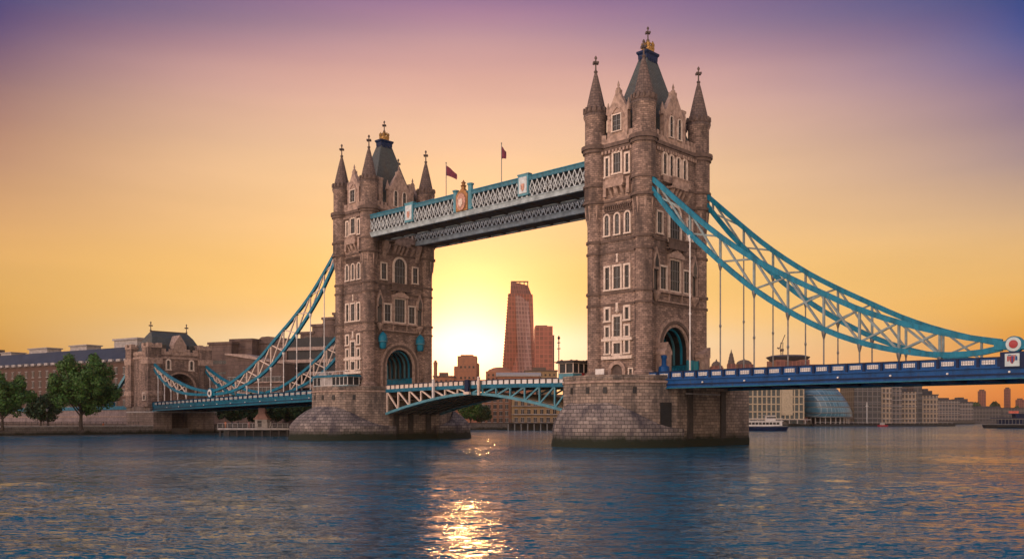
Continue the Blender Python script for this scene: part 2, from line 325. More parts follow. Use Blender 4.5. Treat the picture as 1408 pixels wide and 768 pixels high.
# ------------------------------------------------------------------ river and ground
def build_river():
    rows = []; d = 14.0
    while d < 520: rows.append(d); d += max(.11, d * d / (F * H) * .62)
    while d < 4000: rows.append(d); d *= 1.12
    rows = np.array(rows); nu = 880; u = np.linspace(-.95, .95, nu)
    Y = np.repeat(rows[:, None], nu, 1); X = u[None, :] * Y
    sp = np.gradient(rows)[:, None]; sx = (u[1] - u[0]) * rows[:, None]
    rng = np.random.RandomState(3); Z = np.zeros_like(X)
    for k in range(130):
        big = k < 30
        lam = 1.3 * (6.0 / 1.3) ** rng.rand() if big else .4 * (1.3 / .4) ** rng.rand()
        th = R(90) + rng.normal(0, .38) + (.22 if k % 2 else -.26)
        kx, ky = 2 * pi / lam * math.cos(th), 2 * pi / lam * math.sin(th)
        amp = (.0085 if big else .0075) * lam / (2 * pi)
        lim = np.maximum(np.abs(ky) * sp, np.abs(kx) * sx)          # drop waves the mesh is too coarse for
        wgt = np.clip((2.2 - lim) / 1.0, 0, 1)
        ph = rng.rand() * 6.28 + kx * X + ky * Y
        Z += amp * wgt * (np.sin(ph) + .25 * np.cos(2 * ph))
    # gusts: calmer and rougher patches drifting across the river
    G = 0
    for k in range(10):
        lam = 14 + 60 * rng.rand(); th = R(90) + rng.normal(0, .35)
        G = G + np.sin(2 * pi / lam * (math.cos(th) * X + math.sin(th) * Y) + rng.rand() * 6.28)
    Z *= np.clip(1 + .16 * G, .45, 1.7)
    vs = np.stack([X, Y, Z], -1).reshape(-1, 3); nr = len(rows)
    i = np.arange(nr - 1)[:, None] * nu + np.arange(nu - 1)[None, :]
    fs = np.stack([i, i + 1, i + nu + 1, i + nu], -1).reshape(-1, 4)
    me = bpy.data.meshes.new('river'); me.vertices.add(len(vs)); me.vertices.foreach_set('co', vs.ravel())
    me.loops.add(fs.size); me.loops.foreach_set('vertex_index', fs.ravel().astype(np.int32))
    me.polygons.add(len(fs)); me.polygons.foreach_set('loop_start', np.arange(0, fs.size, 4, dtype=np.int32))
    me.polygons.foreach_set('use_smooth', np.ones(len(fs), bool)); me.update(calc_edges=True); me.validate()
    m, t, p = newmat('river_water'); n_ = t.nodes.new
    p.inputs['Base Color'].default_value = (.008, .094, .15, 1); p.inputs['Specular Tint'].default_value = (.74, .9, 1.0, 1); p.inputs['Specular IOR Level'].default_value = .3; p.inputs['Roughness'].default_value = .09; p.inputs['IOR'].default_value = 1.33
    g = n_('ShaderNodeTexCoord'); geo = n_('ShaderNodeNewGeometry'); N_ = geo.outputs['Normal']
    # wind patches, then ripples of two sizes as real slopes of the surface
    mp = n_('ShaderNodeMapping'); mp.inputs['Scale'].default_value = (.012, .06, 1); lnk(t, g.outputs['Object'], mp.inputs[0])
    w = n_('ShaderNodeTexNoise'); w.inputs['Scale'].default_value = 1; w.inputs['Detail'].default_value = 3; lnk(t, mp.outputs[0], w.inputs['Vector'])
    wr = n_('ShaderNodeMapRange'); lnk(t, w.outputs['Fac'], wr.inputs[0]); wr.inputs[1].default_value = .32; wr.inputs[2].default_value = .68; wr.inputs[3].default_value = .4; wr.inputs[4].default_value = 1.4
    tot = None
    for scl, ax, ay in (((.05, .17, 1), .2, .5), ((.25, .9, 1), .4, .9), ((1.2, 3.6, 1), .75, 1.9), ((4, 11.0, 1), .8, 2.0)):
        mp = n_('ShaderNodeMapping'); mp.inputs['Scale'].default_value = scl; lnk(t, g.outputs['Object'], mp.inputs[0])
        a = n_('ShaderNodeTexNoise'); a.inputs['Scale'].default_value = 1; a.inputs['Detail'].default_value = 3; a.inputs['Roughness'].default_value = .55; lnk(t, mp.outputs[0], a.inputs['Vector'])
        sb = n_('ShaderNodeVectorMath'); sb.operation = 'SUBTRACT'; lnk(t, a.outputs['Color'], sb.inputs[0]); sb.inputs[1].default_value = (.5, .5, .5)
        ml = n_('ShaderNodeVectorMath'); ml.operation = 'MULTIPLY'; lnk(t, sb.outputs[0], ml.inputs[0]); ml.inputs[1].default_value = (ax, ay, 0)
        sc_ = n_('ShaderNodeVectorMath'); sc_.operation = 'SCALE'; lnk(t, ml.outputs[0], sc_.inputs[0]); lnk(t, wr.outputs[0], sc_.inputs['Scale'])
        ad = n_('ShaderNodeVectorMath'); ad.operation = 'ADD'; lnk(t, N_ if tot is None else tot, ad.inputs[0]); lnk(t, sc_.outputs[0], ad.inputs[1]); tot = ad.outputs[0]
    nm = n_('ShaderNodeVectorMath'); nm.operation = 'NORMALIZE'; lnk(t, tot, nm.inputs[0]); lnk(t, nm.outputs[0], p.inputs['Normal'])
    me.materials.append(m)
    o = bpy.data.objects.new('river', me); COL.objects.link(o); o['kind'] = 'structure'
build_river()
BANK = -166.0
M_GROUND = plain('ground_paving', (.12, .105, .095), .9, var=.3, scale=.2)
g = MB(); p0, p1, p2, p3 = B(BANK - .6, -500), B(BANK - .6, 6000), B(-5200, 6000), B(-5200, -500)
g.loft([[tuple(Vector(p) + Vector((0, 0, z))) for p in (p0, p3, p2, p1)] for z in (-2, 1.75)])
tag(g.build('ground', M_GROUND), None, None, kind='structure')
fs = MB(); fs.loft([[tuple(B(x, y, z)) for x, y in ((BANK + 4, -180), (BANK + 4, 130), (BANK - .3, 130), (BANK - .3, -180))][::-1] if False else [tuple(B(x, y, zz)) for x, y, zz in ((BANK + 5, -180, -1.2), (BANK + 5, 130, -1.2), (BANK - .3, 130, z), (BANK - .3, -180, z))] for z in (-1.2, .45)])
tag(fs.build('foreshore', plain('foreshore_mud', (.10, .085, .075), .9, var=.4, scale=.5, bump=.5)), None, None, kind='structure')

# ------------------------------------------------------------------ the two towers
BASE = 10.7
def octo(cx, cy, r, n=16): return [(cx + r * math.cos(2 * pi * i / n), cy + r * math.sin(2 * pi * i / n)) for i in range(n)]
TX, TY = 5.3, 8.4
CORN = [(-4.9, -8.0), (4.9, -8.0), (4.9, 8.0), (-4.9, 8.0)]
def finial(b, cx, cy, z, s=1.0):
    b.lathe(cx, cy, [(.1 * s, z - .2), (.3 * s, z), (.34 * s, z + .2 * s), (.14 * s, z + .42 * s), (.12 * s, z + 1.0 * s), (.12 * s, z + 2.2 * s), (.24 * s, z + 2.4 * s), (.2 * s, z + 2.62 * s), (.03, z + 2.85 * s)], 8)
    b.box(cx - .58 * s, cx + .58 * s, cy - .13 * s, cy + .13 * s, z + 1.45 * s, z + 1.8 * s)
    b.box(cx - .135 * s, cx + .135 * s, cy - .58 * s, cy + .58 * s, z + 1.46 * s, z + 1.79 * s)
def make_tower(inner):
    t = thing('bridge_tower', '', 'tower', B(0, 0, 0), ANG)
    aw, zs = 3.7, 15.9
    U = [(-TY, BASE), (-aw, BASE)] + [(y, z) for y, z in arc(0, zs, aw, pi, 0, 18)] + [(aw, BASE), (TY, BASE), (TY, 49.2), (-TY, 49.2)]
    MB().ext_x(U, -TX, TX).build('wall', M_STONE, t)
    # parapet storey behind the gables
    MB().box(-4.6, 4.6, -7.6, 7.6, 49.15, 50.6).build('attic', M_STONE, t)
    for i, (cx, cy) in enumerate(CORN):
        b = MB(); b.lathe(cx, cy, [(1.8, BASE), (1.75, 11.9), (1.4, 12.3), (1.4, 36.4), (1.8, 39.8), (1.9, 40), (1.9, 49), (1.8, 49.3), (1.8, 54.1), (2.0, 54.5), (2.0, 54.7), (1.5, 54.75)], 20)
        tu = b.build('turret', M_STONE, t, True)
        s = MB(); s.lathe(cx, cy, [(2.08, 54.72), (2.08, 55.1), (1.94, 55.2), (1.9, 56.0), (1.62, 56.25), (1.28, 57.8), (.85, 59.7), (.42, 61.5), (.16, 62.4)], 12); spi = s.build('spire', M_SPIRE, tu)
        bt = MB(); bt.lathe(cx, cy, [(1.9, 55.2), (2.02, 55.25), (2.02, 55.5), (1.88, 55.55)], 20)   # little battlement round the foot of the spire
        for q in range(14):
            a = 2 * pi * q / 14; bt.bar((cx + 1.93 * math.cos(a), cy + 1.93 * math.sin(a), 55.4), (cx + 1.9 * math.cos(a), cy + 1.9 * math.sin(a), 56.15), .45, .3)
        bt.build('battlement', M_BAND, tu)
        f = MB(); finial(f, cx, cy, 62.3, 1.0); f.build('finial', M_DARK, tu)
        k = MB()
        for q in range(8):                          # carved drops under the upper turret
            a = 2 * pi * q / 8; x, y = cx + 1.62 * math.cos(a), cy + 1.62 * math.sin(a)
            k.lathe(x, y, [(.02, 37.2), (.2, 38.8), (.26, 39.7)], 6)
        k.build('corbel', M_DRESS, tu)
    # string courses
    for z, h, e in ((23.0, .32, .2), (24.9, .38, .24), (31.6, .32, .2), (33.5, .38, .24), (40.0, .4, .26), (42.8, .34, .22), (48.5, .5, .25), (49.05, .6, .5)):
        b = MB(); b.box(-TX - e * .7, TX + e * .7, -TY - e * .7, TY + e * .7, z, z + h)
        for cx, cy in CORN: b.prism(octo(cx, cy, (1.4 if z < 38 else 1.92) + e, 20), z - .012, z + h + .012)
        b.build('string_course', M_BAND, t)
    # corbel table under the cornice
    b = MB()
    for s in (-1, 1):
        for q in range(9):
            x = -2.9 + 5.8 * q / 8; b.box(x - .18, x + .18, s * (TY + .42), s * (TY - .1), 48.0, 48.5) if s > 0 else b.box(x - .18, x + .18, -TY - .42, -TY + .1, 48.0, 48.5)
        for q in range(17):
            y = -6.0 + 12.0 * q / 16; x0 = s * TX; b.box(min(x0 - s * .1, x0 + s * .42), max(x0 - s * .1, x0 + s * .42), y - .18, y + .18, 48.0, 48.5)
    b.build('corbel_table', M_DRESS, t)
    for x0, x1, y0, y1 in ((-3.3, 3.3, -TY - .22, -TY + .1), (TX - .1, TX + .22, -6.2, -5.4), (TX - .1, TX + .22, 5.4, 6.2)): MB().box(x0, x1, y0, y1, BASE, 11.9).build('plinth', M_BAND, t)
    # crenellated parapet
    b = MB()
    for s in (-1, 1):
        for x0, x1 in ((-3.2, -2.3), (2.3, 3.2)): b.box(x0, x1, s * TY - .2, s * TY + .2, 49.6, 51.2)
        b.box(-3.3, 3.3, s * TY - .16, s * TY + .16, 49.6, 50.4)
        for y in (-5.9, -4.9, -3.9, 3.9, 4.9, 5.9): b.box(s * TX - .2, s * TX + .2, y - .28, y + .28, 49.6, 51.3)
        b.box(s * TX - .16, s * TX + .16, -6.3, 6.3, 49.6, 50.6)
    b.build('parapet', M_DRESS, t)
    # main roof
    rf = MB()
    prof = [(4.55, 7.3, 50.6), (3.85, 6.2, 52.6), (3.05, 4.95, 55.4), (2.25, 3.6, 59.0), (1.42, 2.4, 62.6), (.85, 1.5, 65.2)]
    rf.loft([[(-a, -c, z), (a, -c, z), (a, c, z), (-a, c, z)] for a, c, z in prof])
    roof = rf.build('roof', M_SLATE, t)
    b = MB(); b.loft([[(-a, -c, z), (a, -c, z), (a, c, z), (-a, c, z)] for a, c, z in ((.9, 1.55, 65.2), (.92, 1.58, 65.9), (1.12, 1.8, 66.2), (1.12, 1.8, 66.5), (.95, 1.6, 66.55))])
    for q in range(5): b.box(.66, 1.02, -1.2 + q * .55, -.92 + q * .55, 64.7, 65.25)
    for q in range(3): b.box(-.6 + q * .5, -.35 + q * .5, -1.66, -1.3, 64.7, 65.25)
    b.build('cresting', M_BLUED, roof)
    b = MB()
    b.lathe(0, 0, [(1.0, 66.5), (1.1, 66.9), (.95, 67.0), (.95, 67.4), (.2, 67.5)], 12)
    for q in range(8):
        a = 2 * pi * q / 8; x, y = .98 * math.cos(a), .98 * math.sin(a)
        b.lathe(x, y, [(.12, 67), (.18, 67.3), (.1, 67.5), (.2, 67.8), (.18, 68.0), (.03, 68.3)], 6)
        b.bar((x, y, 67.7), (0, 0, 68.6), .14)
    b.lathe(0, 0, [(.2, 67.3), (.42, 67.9), (.36, 68.4), (.15, 68.8)], 8)
    b.build('crown', M_GOLDW, roof)
    b = MB(); finial(b, 0, 0, 68.55, .88); b.build('finial', M_DARK, roof)
    # gables
    def gable(face, w, zt, zsh, wins):
        sx = face[0] * TX if face[0] else 0; sy = face[1] * TY if face[1] else 0
        rz = {(0, -1): 0, (1, 0): pi / 2, (0, 1): pi, (-1, 0): -pi / 2}[face]
        dep = TY if face[1] else TX
        gm = MB(); gm.M = Matrix.Rotation(rz, 4, 'Z')
        poly = [(-w / 2, 49.6), (w / 2, 49.6), (w / 2, zsh - 1.0), (w / 2 + .25, zsh - .9), (w / 2 + .25, zsh - .3), (w / 2 * .82, zsh - .1), (w * .1, zt - .6), (w * .1, zt), (-w * .1, zt), (-w * .1, zt - .6), (-w / 2 * .82, zsh - .1), (-w / 2 - .25, zsh - .3), (-w / 2 - .25, zsh - .9), (-w / 2, zsh - 1.0)]
        gm.ext_y(poly, -dep - .12, -dep + .7); go = gm.build('gable', M_DRESS, t)
        rm = MB(); rm.M = Matrix.Rotation(rz, 4, 'Z')
        rm.ext_y([(-w / 2 + .1, 50.4), (w / 2 - .1, 50.4), (w / 2 - .1, zsh - 1.2), (0, zt - 1.0), (-w / 2 + .1, zsh - 1.2)], -dep + .7, -1.2); rm.build('gable_roof', M_SLATE, go)
        pm = MB(); pm.M = Matrix.Rotation(rz, 4, 'Z'); pm.lathe(0, -dep + .2, [(.3, zt), (.4, zt + .2), (.14, zt + .5), (.22, zt + .8), (.02, zt + 1.5)], 8)
        for s in (-1, 1): pm.lathe(s * (w / 2 + .05), -dep + .2, [(.32, zsh - .9), (.34, zsh), (.05, zsh + 1.1)], 6)
        # raised pointed arch mouldings on the face
        for u, ww, zz, hh in wins:
            o = arc(u, zz + hh * .75, ww * .85, 0, pi, 8); i = arc(u, zz + hh * .75, ww * .7, 0, pi, 8)
            for q in range(8):
                l = [i[q], o[q], o[q + 1], i[q + 1]]
                l = [(x, z + (1 - min(1, abs(x - u) / (ww * .85))) * .7) for x, z in l]
                pm.ext_y(l, -dep - .3, -dep - .1)
        pm.build('pinnacle', M_DRESS, go)
        for u, ww, zz, hh in wins:
            v = Matrix.Rotation(rz, 3, 'Z') @ Vector((u, -dep - .12, zz)); window(go, v, rz, ww, hh, 'arch' if ww < 1.2 else 'flat', 2 if ww > 1.2 else 1, .16, 3)
    gable((0, -1), 4.1, 58.2, 55.4, [(0, 1.7, 51.4, 2.6)])
    gable((1, 0), 6.2, 58.6, 55.2, [(-1.2, .95, 50.8, 3.4), (1.2, .95, 50.8, 3.4)])
    gable((0, 1), 4.1, 58.2, 55.4, []); gable((-1, 0), 6.2, 58.6, 55.2, [])
    b = MB()
    for y in (-4.35, 4.35): b.box(2.9, 4.3, y - .55, y + .55, 50.5, 56.4); b.box(2.8, 4.4, y - .65, y + .65, 56.4, 56.8)
    b.build('chimney', M_DRESS, t)
    # ---- windows of the river face (rz 0, y = -TY)
    def rw(x, z, w, h, **k): window(t, (x, -TY, z), 0, w, h, **k)
    for x, w in ((-2.05, .6), (0, 1.5), (2.05, .6)): rw(x, 44.6 if w > 1 else 44.3, w, 3.2 if w > 1 else 3.0, lights=3 if w > 1 else 1, fw=.3, rows=2)
    for x in (-2.1, 0, 2.1): rw(x, 34.6, .85, 3.3, style='arch', lights=2, fw=.26, rows=3)
    for x, w in ((-2.0, .85), (0, 1.4), (2.0, .85)): rw(x, 25.7, w, 3.6, lights=2 if w > 1 else 1, fw=.3, rows=2)
    for x in (-2.0, 2.0):
        rw(x, 20.6, .75, 1.9, lights=1, fw=.34, rows=1); rw(x, 17.9, .75, 1.6, lights=1, fw=.28, rows=1); rw(x, 15.2, .75, 1.9, lights=1, fw=.28, rows=1)
    rw(0, 17.9, 1.35, 3.2, lights=2, fw=.34, rows=3); rw(0, 15.1, 1.35, 1.7, lights=2, fw=.34, rows=1)
    b = MB(); b.box(-3.1, 3.1, -TY - .42, -TY, 17.2, 17.62); b.box(-3.1, -1.1, -TY - .44, -TY, 14.2, 14.75); b.box(1.1, 3.1, -TY - .44, -TY, 14.2, 14.75)
    b.ext_y([(-1.1, 14.2), (1.1, 14.2), (1.1, 14.6), (0, 15.0), (-1.1, 14.6)], -TY - .4, -TY)
    b.build('stone_band', M_CREAM, t)
    b = MB(); b.box(-.22, .22, -TY - .3, -TY, 22.2, 23.4); b.lathe(0, -TY - .15, [(.05, 21.6), (.4, 22), (.2, 22.4), (.05, 22.5)], 8); b.build('crest', M_CREAM, t)
    b = MB(); b.box(-.18, .18, -TY - .25, -TY, 30.0, 30.5); b.box(-.12, .12, -TY - .24, -TY, 30.45, 31.2); b.box(-.22, .22, -TY - .26, -TY, 31.15, 31.4); b.build('crest', M_CREAM, t)
    # door at the foot of the river face
    o_ = arc(0.1, 12.2, 1.75, 0, pi, 12); i_ = arc(.1, 12.2, 1.15, 0, pi, 12); b = MB()
    for q in range(12): b.ext_y([i_[q], o_[q], o_[q + 1], i_[q + 1]], -TY - .5, -TY)
    b.box(-1.65, -1.05, -TY - .5, -TY, BASE, 12.2); b.box(1.25, 1.85, -TY - .5, -TY, BASE, 12.2); dr = MB().ext_y([(-1.05, BASE), (1.25, BASE)] + i_, -TY - .12, -TY + .1).build('door', M_DARK, t); b.build('door_surround', M_DRESS, dr)
    rw(2.75, 11.0, .6, 1.5, lights=1, fw=.2, rows=1)
    # balcony under the top windows, with its carved bracket
    b = MB(); b.box(-2.7, 2.7, -TY - .5, -TY, 43.3, 43.6); b.box(-1.7, 1.7, -TY - 1.0, -TY, 42.2, 42.5); b.box(-1.7, 1.7, -TY - 1.0, -TY - .75, 42.5, 43.7); b.box(-1.8, 1.8, -TY - 1.1, -TY - .7, 43.7, 43.95)
    for s in (-1, 1):
        b.box(s * 2.35 - .3, s * 2.35 + .3, -TY - .55, -TY, 40.9, 43.3); b.box(s * 1.7 - .14, s * 1.7 + .14, -TY - 1.0, -TY, 42.5, 43.7)
        b.ext_x([(-TY - .95, 42.2), (-TY, 40.7), (-TY, 42.2)], s * 1.15 - .22, s * 1.15 + .22)
    b.ext_x([(-TY - .9, 42.2), (-TY - .4, 41.2), (-TY, 40.8), (-TY, 42.2)], -.35, .35); b.build('balcony', M_DRESS, t)
    # carved frieze
    b = MB(); random.seed(5)
    for q in range(13):
        x = -2.6 + q * .43; r_ = random.random(); b.box(x, x + .1, -TY - .3, -TY, 38.6, 39.4 + .2 * r_)
        b.box(x, x + .32, -TY - .28, -TY, 39.2 + .15 * r_, 39.45 + .15 * r_); b.box(x + .02, x + .3, -TY - .26, -TY, 38.5, 38.68)
    b.box(-2.9, 2.9, -TY - .2, -TY, 38.1, 38.35); b.build('frieze', M_BAND, t)
    # ---- windows and portal of the road face (rz 90, x = TX)
    def dw(y, z, w, h, **k): window(t, (TX, y, z), pi / 2, w, h, **k)
    for y in (-2.9, -1.0, 1.0, 2.9): dw(y, 44.4, .9, 3.4, style='arch', lights=1, fw=.34, rows=2)
    dw(0, 33.9, 3.0, 5.6, style='arch', lights=4, fw=.45, rows=3)
    for y in (-4.4, 4.4): dw(y, 34.6, 1.35, 3.4, lights=2, fw=.25, rows=2)
    dw(0, 25.6, 2.9, 5.0, lights=4, fw=.4, rows=3)
    for y in (-3.4, 3.4): dw(y, 25.6, 1.7, 3.6, lights=2, fw=.28, rows=2)
    def roadm(b): b.M = Matrix.Rotation(pi / 2, 4, 'Z'); return b
    b = roadm(MB())                                      # balcony with corbels under the top windows
    b.box(-4.0, 4.0, -TX - .7, -TX, 43.0, 43.35); b.box(-4.0, 4.0, -TX - .7, -TX - .5, 43.35, 44.1); b.box(-2.2, 2.2, -TX - 1.4, -TX, 42.2, 42.55); b.box(-2.2, 2.2, -TX - 1.4, -TX - 1.15, 42.55, 43.8); b.box(-2.35, 2.35, -TX - 1.5, -TX - 1.1, 43.8, 44.05)
    for x in (-3.4, -1.6, -.5, .5, 1.6, 3.4): b.ext_x([(-TX - 1.2, 42.2), (-TX - .5, 41.0), (-TX, 40.4), (-TX, 42.2)], x - .25, x + .25)
    b.build('balcony', M_DRESS, t)
    b = roadm(MB()); b.box(-2.6, 2.6, -TX - .95, -TX, 32.3, 32.6); b.box(-2.6, 2.6, -TX - .95, -TX - .7, 32.6, 33.8); b.box(-2.75, 2.75, -TX - 1.05, -TX - .65, 33.8, 34.0)
    for x in (-1.8, -.6, .6, 1.8): b.ext_x([(-TX - .85, 32.3), (-TX, 31.0), (-TX, 32.3)], x - .2, x + .2)
    b.build('balcony', M_BAND, t)
    b = roadm(MB())                                      # hood over the middle window, niches beside it
    for s in (-1, 1):
        b.ext_y([(s * 1.9 - .25, 25.3), (s * 1.9 + .25, 25.3), (s * 1.9 + .25, 31.2), (s * 1.9 - .25, 31.2)], -TX - .4, -TX)
        b.ext_y([(s * 5.6 - .9, 28.6), (s * 5.6 + .9, 28.6), (s * 5.6 + .9, 30.2), (s * 5.6, 32.2), (s * 5.6 - .9, 30.2)], -TX - .5, -TX)
        b.box(s * 5.6 - .95, s * 5.6 - .7, -TX - .4, -TX, 25.3, 28.6); b.box(s * 5.6 + .7, s * 5.6 + .95, -TX - .4, -TX, 25.3, 28.6)
        b.lathe(s * 5.6, -TX - .35, [(.1, 23.4), (.75, 24.6), (.8, 25.0)], 10)
    b.box(-5.0, 5.0, -TX - .45, -TX, 25.0, 25.35); b.box(-5.0, 5.0, -TX - .3, -TX, 23.5, 23.75)
    for x in (-5.0, -1.9, 1.9, 4.8): b.box(x, x + .22, -TX - .3, -TX, 23.75, 25.0)
    b.ext_y([(-2.2, 30.9), (2.2, 30.9), (2.2, 31.4), (1.2, 31.9), (0, 32.3), (-1.2, 31.9), (-2.2, 31.4)], -TX - .7, -TX); b.build('stone_tracery', M_DRESS, t)
    for s in (-1, 1):
        b = roadm(MB()); b.ext_y([(s * 5.6 - .45, 29.0), (s * 5.6 + .45, 29.0), (s * 5.6 + .45, 30.1), (s * 5.6, 31.1), (s * 5.6 - .45, 30.1)], -TX - .54, -TX - .45); b.box(s * 5.6 - .4, s * 5.6 + .4, -TX - .5, -TX + .1, 28.4, 29.2); b.box(s * 5.6 - .6, s * 5.6 + .6, -TX - .08, -TX + .1, 25.4, 28.5); b.build('niche', M_GLASS, t)
    # portal mouldings
    for r0, r1, d, m_ in ((3.7, 4.25, .28, M_DRESS), (4.25, 4.75, .5, M_BAND), (4.75, 5.3, .36, M_DRESS)):
        for s in (1, -1):
            b = MB(); i_ = arc(0, zs, r0, 0, pi, 20); o_ = arc(0, zs, r1, 0, pi, 20)
            x0, x1 = (TX, TX + d) if s > 0 else (-TX - d, -TX)
            for q in range(20): b.ext_x([i_[q], o_[q], o_[q + 1], i_[q + 1]], x0, x1)
            for k in (-1, 1): b.box(x0, x1, min(k * r0, k * r1), max(k * r0, k * r1), BASE, zs)
            b.build('portal_moulding', m_, t)
    for q in range(7):                                   # steel ribs in the archway
        b = MB(); x = -4.6 + q * 1.5; i_ = arc(0, zs, 3.3, 0, pi, 16); o_ = arc(0, zs, 3.68, 0, pi, 16)
        for k in range(16): b.ext_x([i_[k], o_[k], o_[k + 1], i_[k + 1]], x - .14, x + .14)
        for k in (-1, 1): b.box(x - .14, x + .14, min(k * 3.3, k * 3.68), max(k * 3.3, k * 3.68), 13.6, zs)
        b.build('portal_rib', M_LTEAL if q % 2 else M_TEAL, t)
    b = MB()                                             # black sheet between the ribs, paints in the dark inside the archway
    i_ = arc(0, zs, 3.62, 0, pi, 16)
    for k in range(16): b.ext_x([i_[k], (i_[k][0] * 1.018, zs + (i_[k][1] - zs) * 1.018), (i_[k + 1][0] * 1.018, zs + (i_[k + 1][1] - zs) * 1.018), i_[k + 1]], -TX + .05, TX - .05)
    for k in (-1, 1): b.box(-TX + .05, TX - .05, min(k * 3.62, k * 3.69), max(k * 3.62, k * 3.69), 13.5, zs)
    b.build('portal_shade_lining', M_BLACK, t)
    b = MB()
    for k in (-1, 1):
        b.box(-TX + .1, TX - .1, min(k * 3.45, k * 3.7), max(k * 3.45, k * 3.7), BASE, 13.5)
        for q in range(8): x = -4.8 + q * 1.35; b.box(x, x + .3, min(k * 3.3, k * 3.5), max(k * 3.3, k * 3.5), BASE, 13.4)
    b.build('dado_panel', M_TEAL, t)
    return t
tow = make_tower(False)
tag(tow, 'nearer, taller gothic stone bridge tower with spired turrets, a white hanger crossing its road arch', 'tower', 'gothic towers of the bridge')
tow2 = copy_tree(tow); tow2.location = B(FAR, 0, 0)
tow2['label'] = 'farther gothic stone bridge tower, with two round teal lanterns above its road arch'

# ------------------------------------------------------------------ piers
def make_pier(square):
    t = thing('bridge_pier', '', 'pier', B(0, 0, 0), ANG)
    up = [(10.5, 7), (8.6, 12), (6, 15), (2, 16.6), (-2, 16.6), (-6, 15), (-8.6, 12), (-10.5, 7), (-10.5, -7), (-8.6, -12), (-6, -15), (-2, -16.6), (2, -16.6), (6, -15), (8.6, -12), (10.5, -7)]
    if square: up = [(10.5, 15.2), (-10.5, 15.2)] + up[8:]
    # refine nose
    def nose(pts):
        return pts
    MB().prism(up, -3, 10.05).build('body', M_PIER, t)
    MB().prism([(x * 1.012, y * 1.012) for x, y in up], 10.05, 10.4).build('string_course', M_DRESS, t)
    MB().prism([(x * .998, y * .998) for x, y in up], 10.4, 10.72).build('deck_slab', M_PIER, t)
    n = len(up)
    for sg in (-1, 1):
        b = MB()
        for i in range(n):
            p, q = Vector(up[i] + (0,)) * .99, Vector(up[(i + 1) % n] + (0,)) * .99
            if (p.y + q.y) * sg <= 1 or (abs(p.x - q.x) < .1 and not square): continue
            if abs(p.x - q.x) < .1: p.y, q.y = (max(p.y, 9.2), max(q.y, 9.2))
            b.bar(p + Vector((0, 0, 11.0)), q + Vector((0, 0, 11.0)), .5, .56)
        if b.v: b.build('parapet', M_PIER, t)
    # cutwaters: a lower, wider nose with a curved hood rising to the pier
    N_ = 28
    for s in ((-1,) if square else (-1, 1)):
        outer, inner = [], []
        for i in range(N_ + 1):
            a = pi * i / N_; ca, sa = math.cos(a), math.sin(a)
            ox = (11.2 if square else 11.7) * (abs(ca) ** .8) * (1 if ca > 0 else -1); oy = 6.0 + (13.0 if square else 16.2) * (abs(sa) ** (1.15 if square else .95))
            outer.append((ox, s * oy)); ix = 9.8 * (abs(ca) ** .75) * (1 if ca > 0 else -1); iy = 6.2 + 10.0 * (abs(sa) ** .8)
            inner.append((ix, s * iy))
        rings = []
        def closed(pts): return pts
        for z in (-3, 0, 1.6, 2.9): rings.append([(x * (1 + .012 * max(0, 1.6 - z)), y * (1 + .008 * max(0, 1.6 - z)), z) for x, y in outer])
        for k in range(1, 9):
            u = k / 8; ring = []
            for i in range(N_ + 1):
                a = pi * i / N_; pk = 2.95 + 4.3 * max(0, math.sin(a)) ** 1.6
                e = .4 * (1 - math.cos(u * pi / 2)) + .6 * u; hz = .4 * math.sin(u * pi / 2) + .6 * u
                x = outer[i][0] + (inner[i][0] - outer[i][0]) * e; y = outer[i][1] + (inner[i][1] - outer[i][1]) * e
                ring.append((x, y, 2.9 + (pk - 2.9) * hz))
            rings.append(ring)
        b = MB(); b.loft(rings, cap=False); b.build('cutwater', M_CUT, t, True)
    b = MB(); b.prism([(x * .985, y * .98) for x, y in ((11.05, -7.2), (11.05, 15.0 if square else 7.2), (-11.05, 15.0 if square else 7.2), (-11.05, -7.2))], -3, 1.25).build('plinth', M_CUT, t)
    # recessed panels and timbers under the deck
    for k in (-1, 1):
        for y in ((-3.4, 6.5) if square else (-5.2, -1.2, 3.8)): MB().box(min(k * 10.45, k * 10.75), max(k * 10.45, k * 10.75), y - .7, y + .7, 1.3, 9.0).build('fender', M_TIMB, t)
    for k in (-1, 1): MB().box(min(k * 10.4, k * 10.78), max(k * 10.4, k * 10.78), -4.6, 5.4, 8.35, 8.55).build('ledge', M_CONC, t)
    # small square drains under the string course
    for x, y in ((-7.3, -13.5), (-3.3, -16.05), (0.4, -16.6), (3.4, -16.05), (7.2, -13.6)):
        a = math.atan2(-y / 16, x / 10) if False else 0
        m_ = MB(); m_.box(-.3, .3, -.12, .4, 0, 1.0); o = m_.build('drain', M_BLACK, t)
        # turn to the local wall direction
        th = {-7.3: -R(49), -3.3: -R(21), .4: 0, 3.4: R(21), 7.2: R(49)}[x]
        o.location = (x, y, 8.4); o.rotation_euler = (0, 0, th)
    return t
pier = make_pier(True); tag(pier, 'nearer granite river pier with a rounded cutwater and black iron hatch, under the right tower', 'pier', 'granite piers of the bridge')
pier2 = make_pier(False); pier2.location = B(FAR, 0, 0); tag(pier2, 'farther granite river pier under the left tower, with the bascule arch springing from it', 'pier', 'granite piers of the bridge')
b = MB(); b.box(-1.0, 1.0, -.2, .3, 0, 4.0)
for q in range(5): b.box(-1.05, 1.05, -.26, -.2, .2 + q * .85, .32 + q * .85)
hatch = b.build('hatch', M_BLACK, pier); hatch.location = (9.75, -9.0, 3.0); hatch.rotation_euler = (0, 0, R(69))

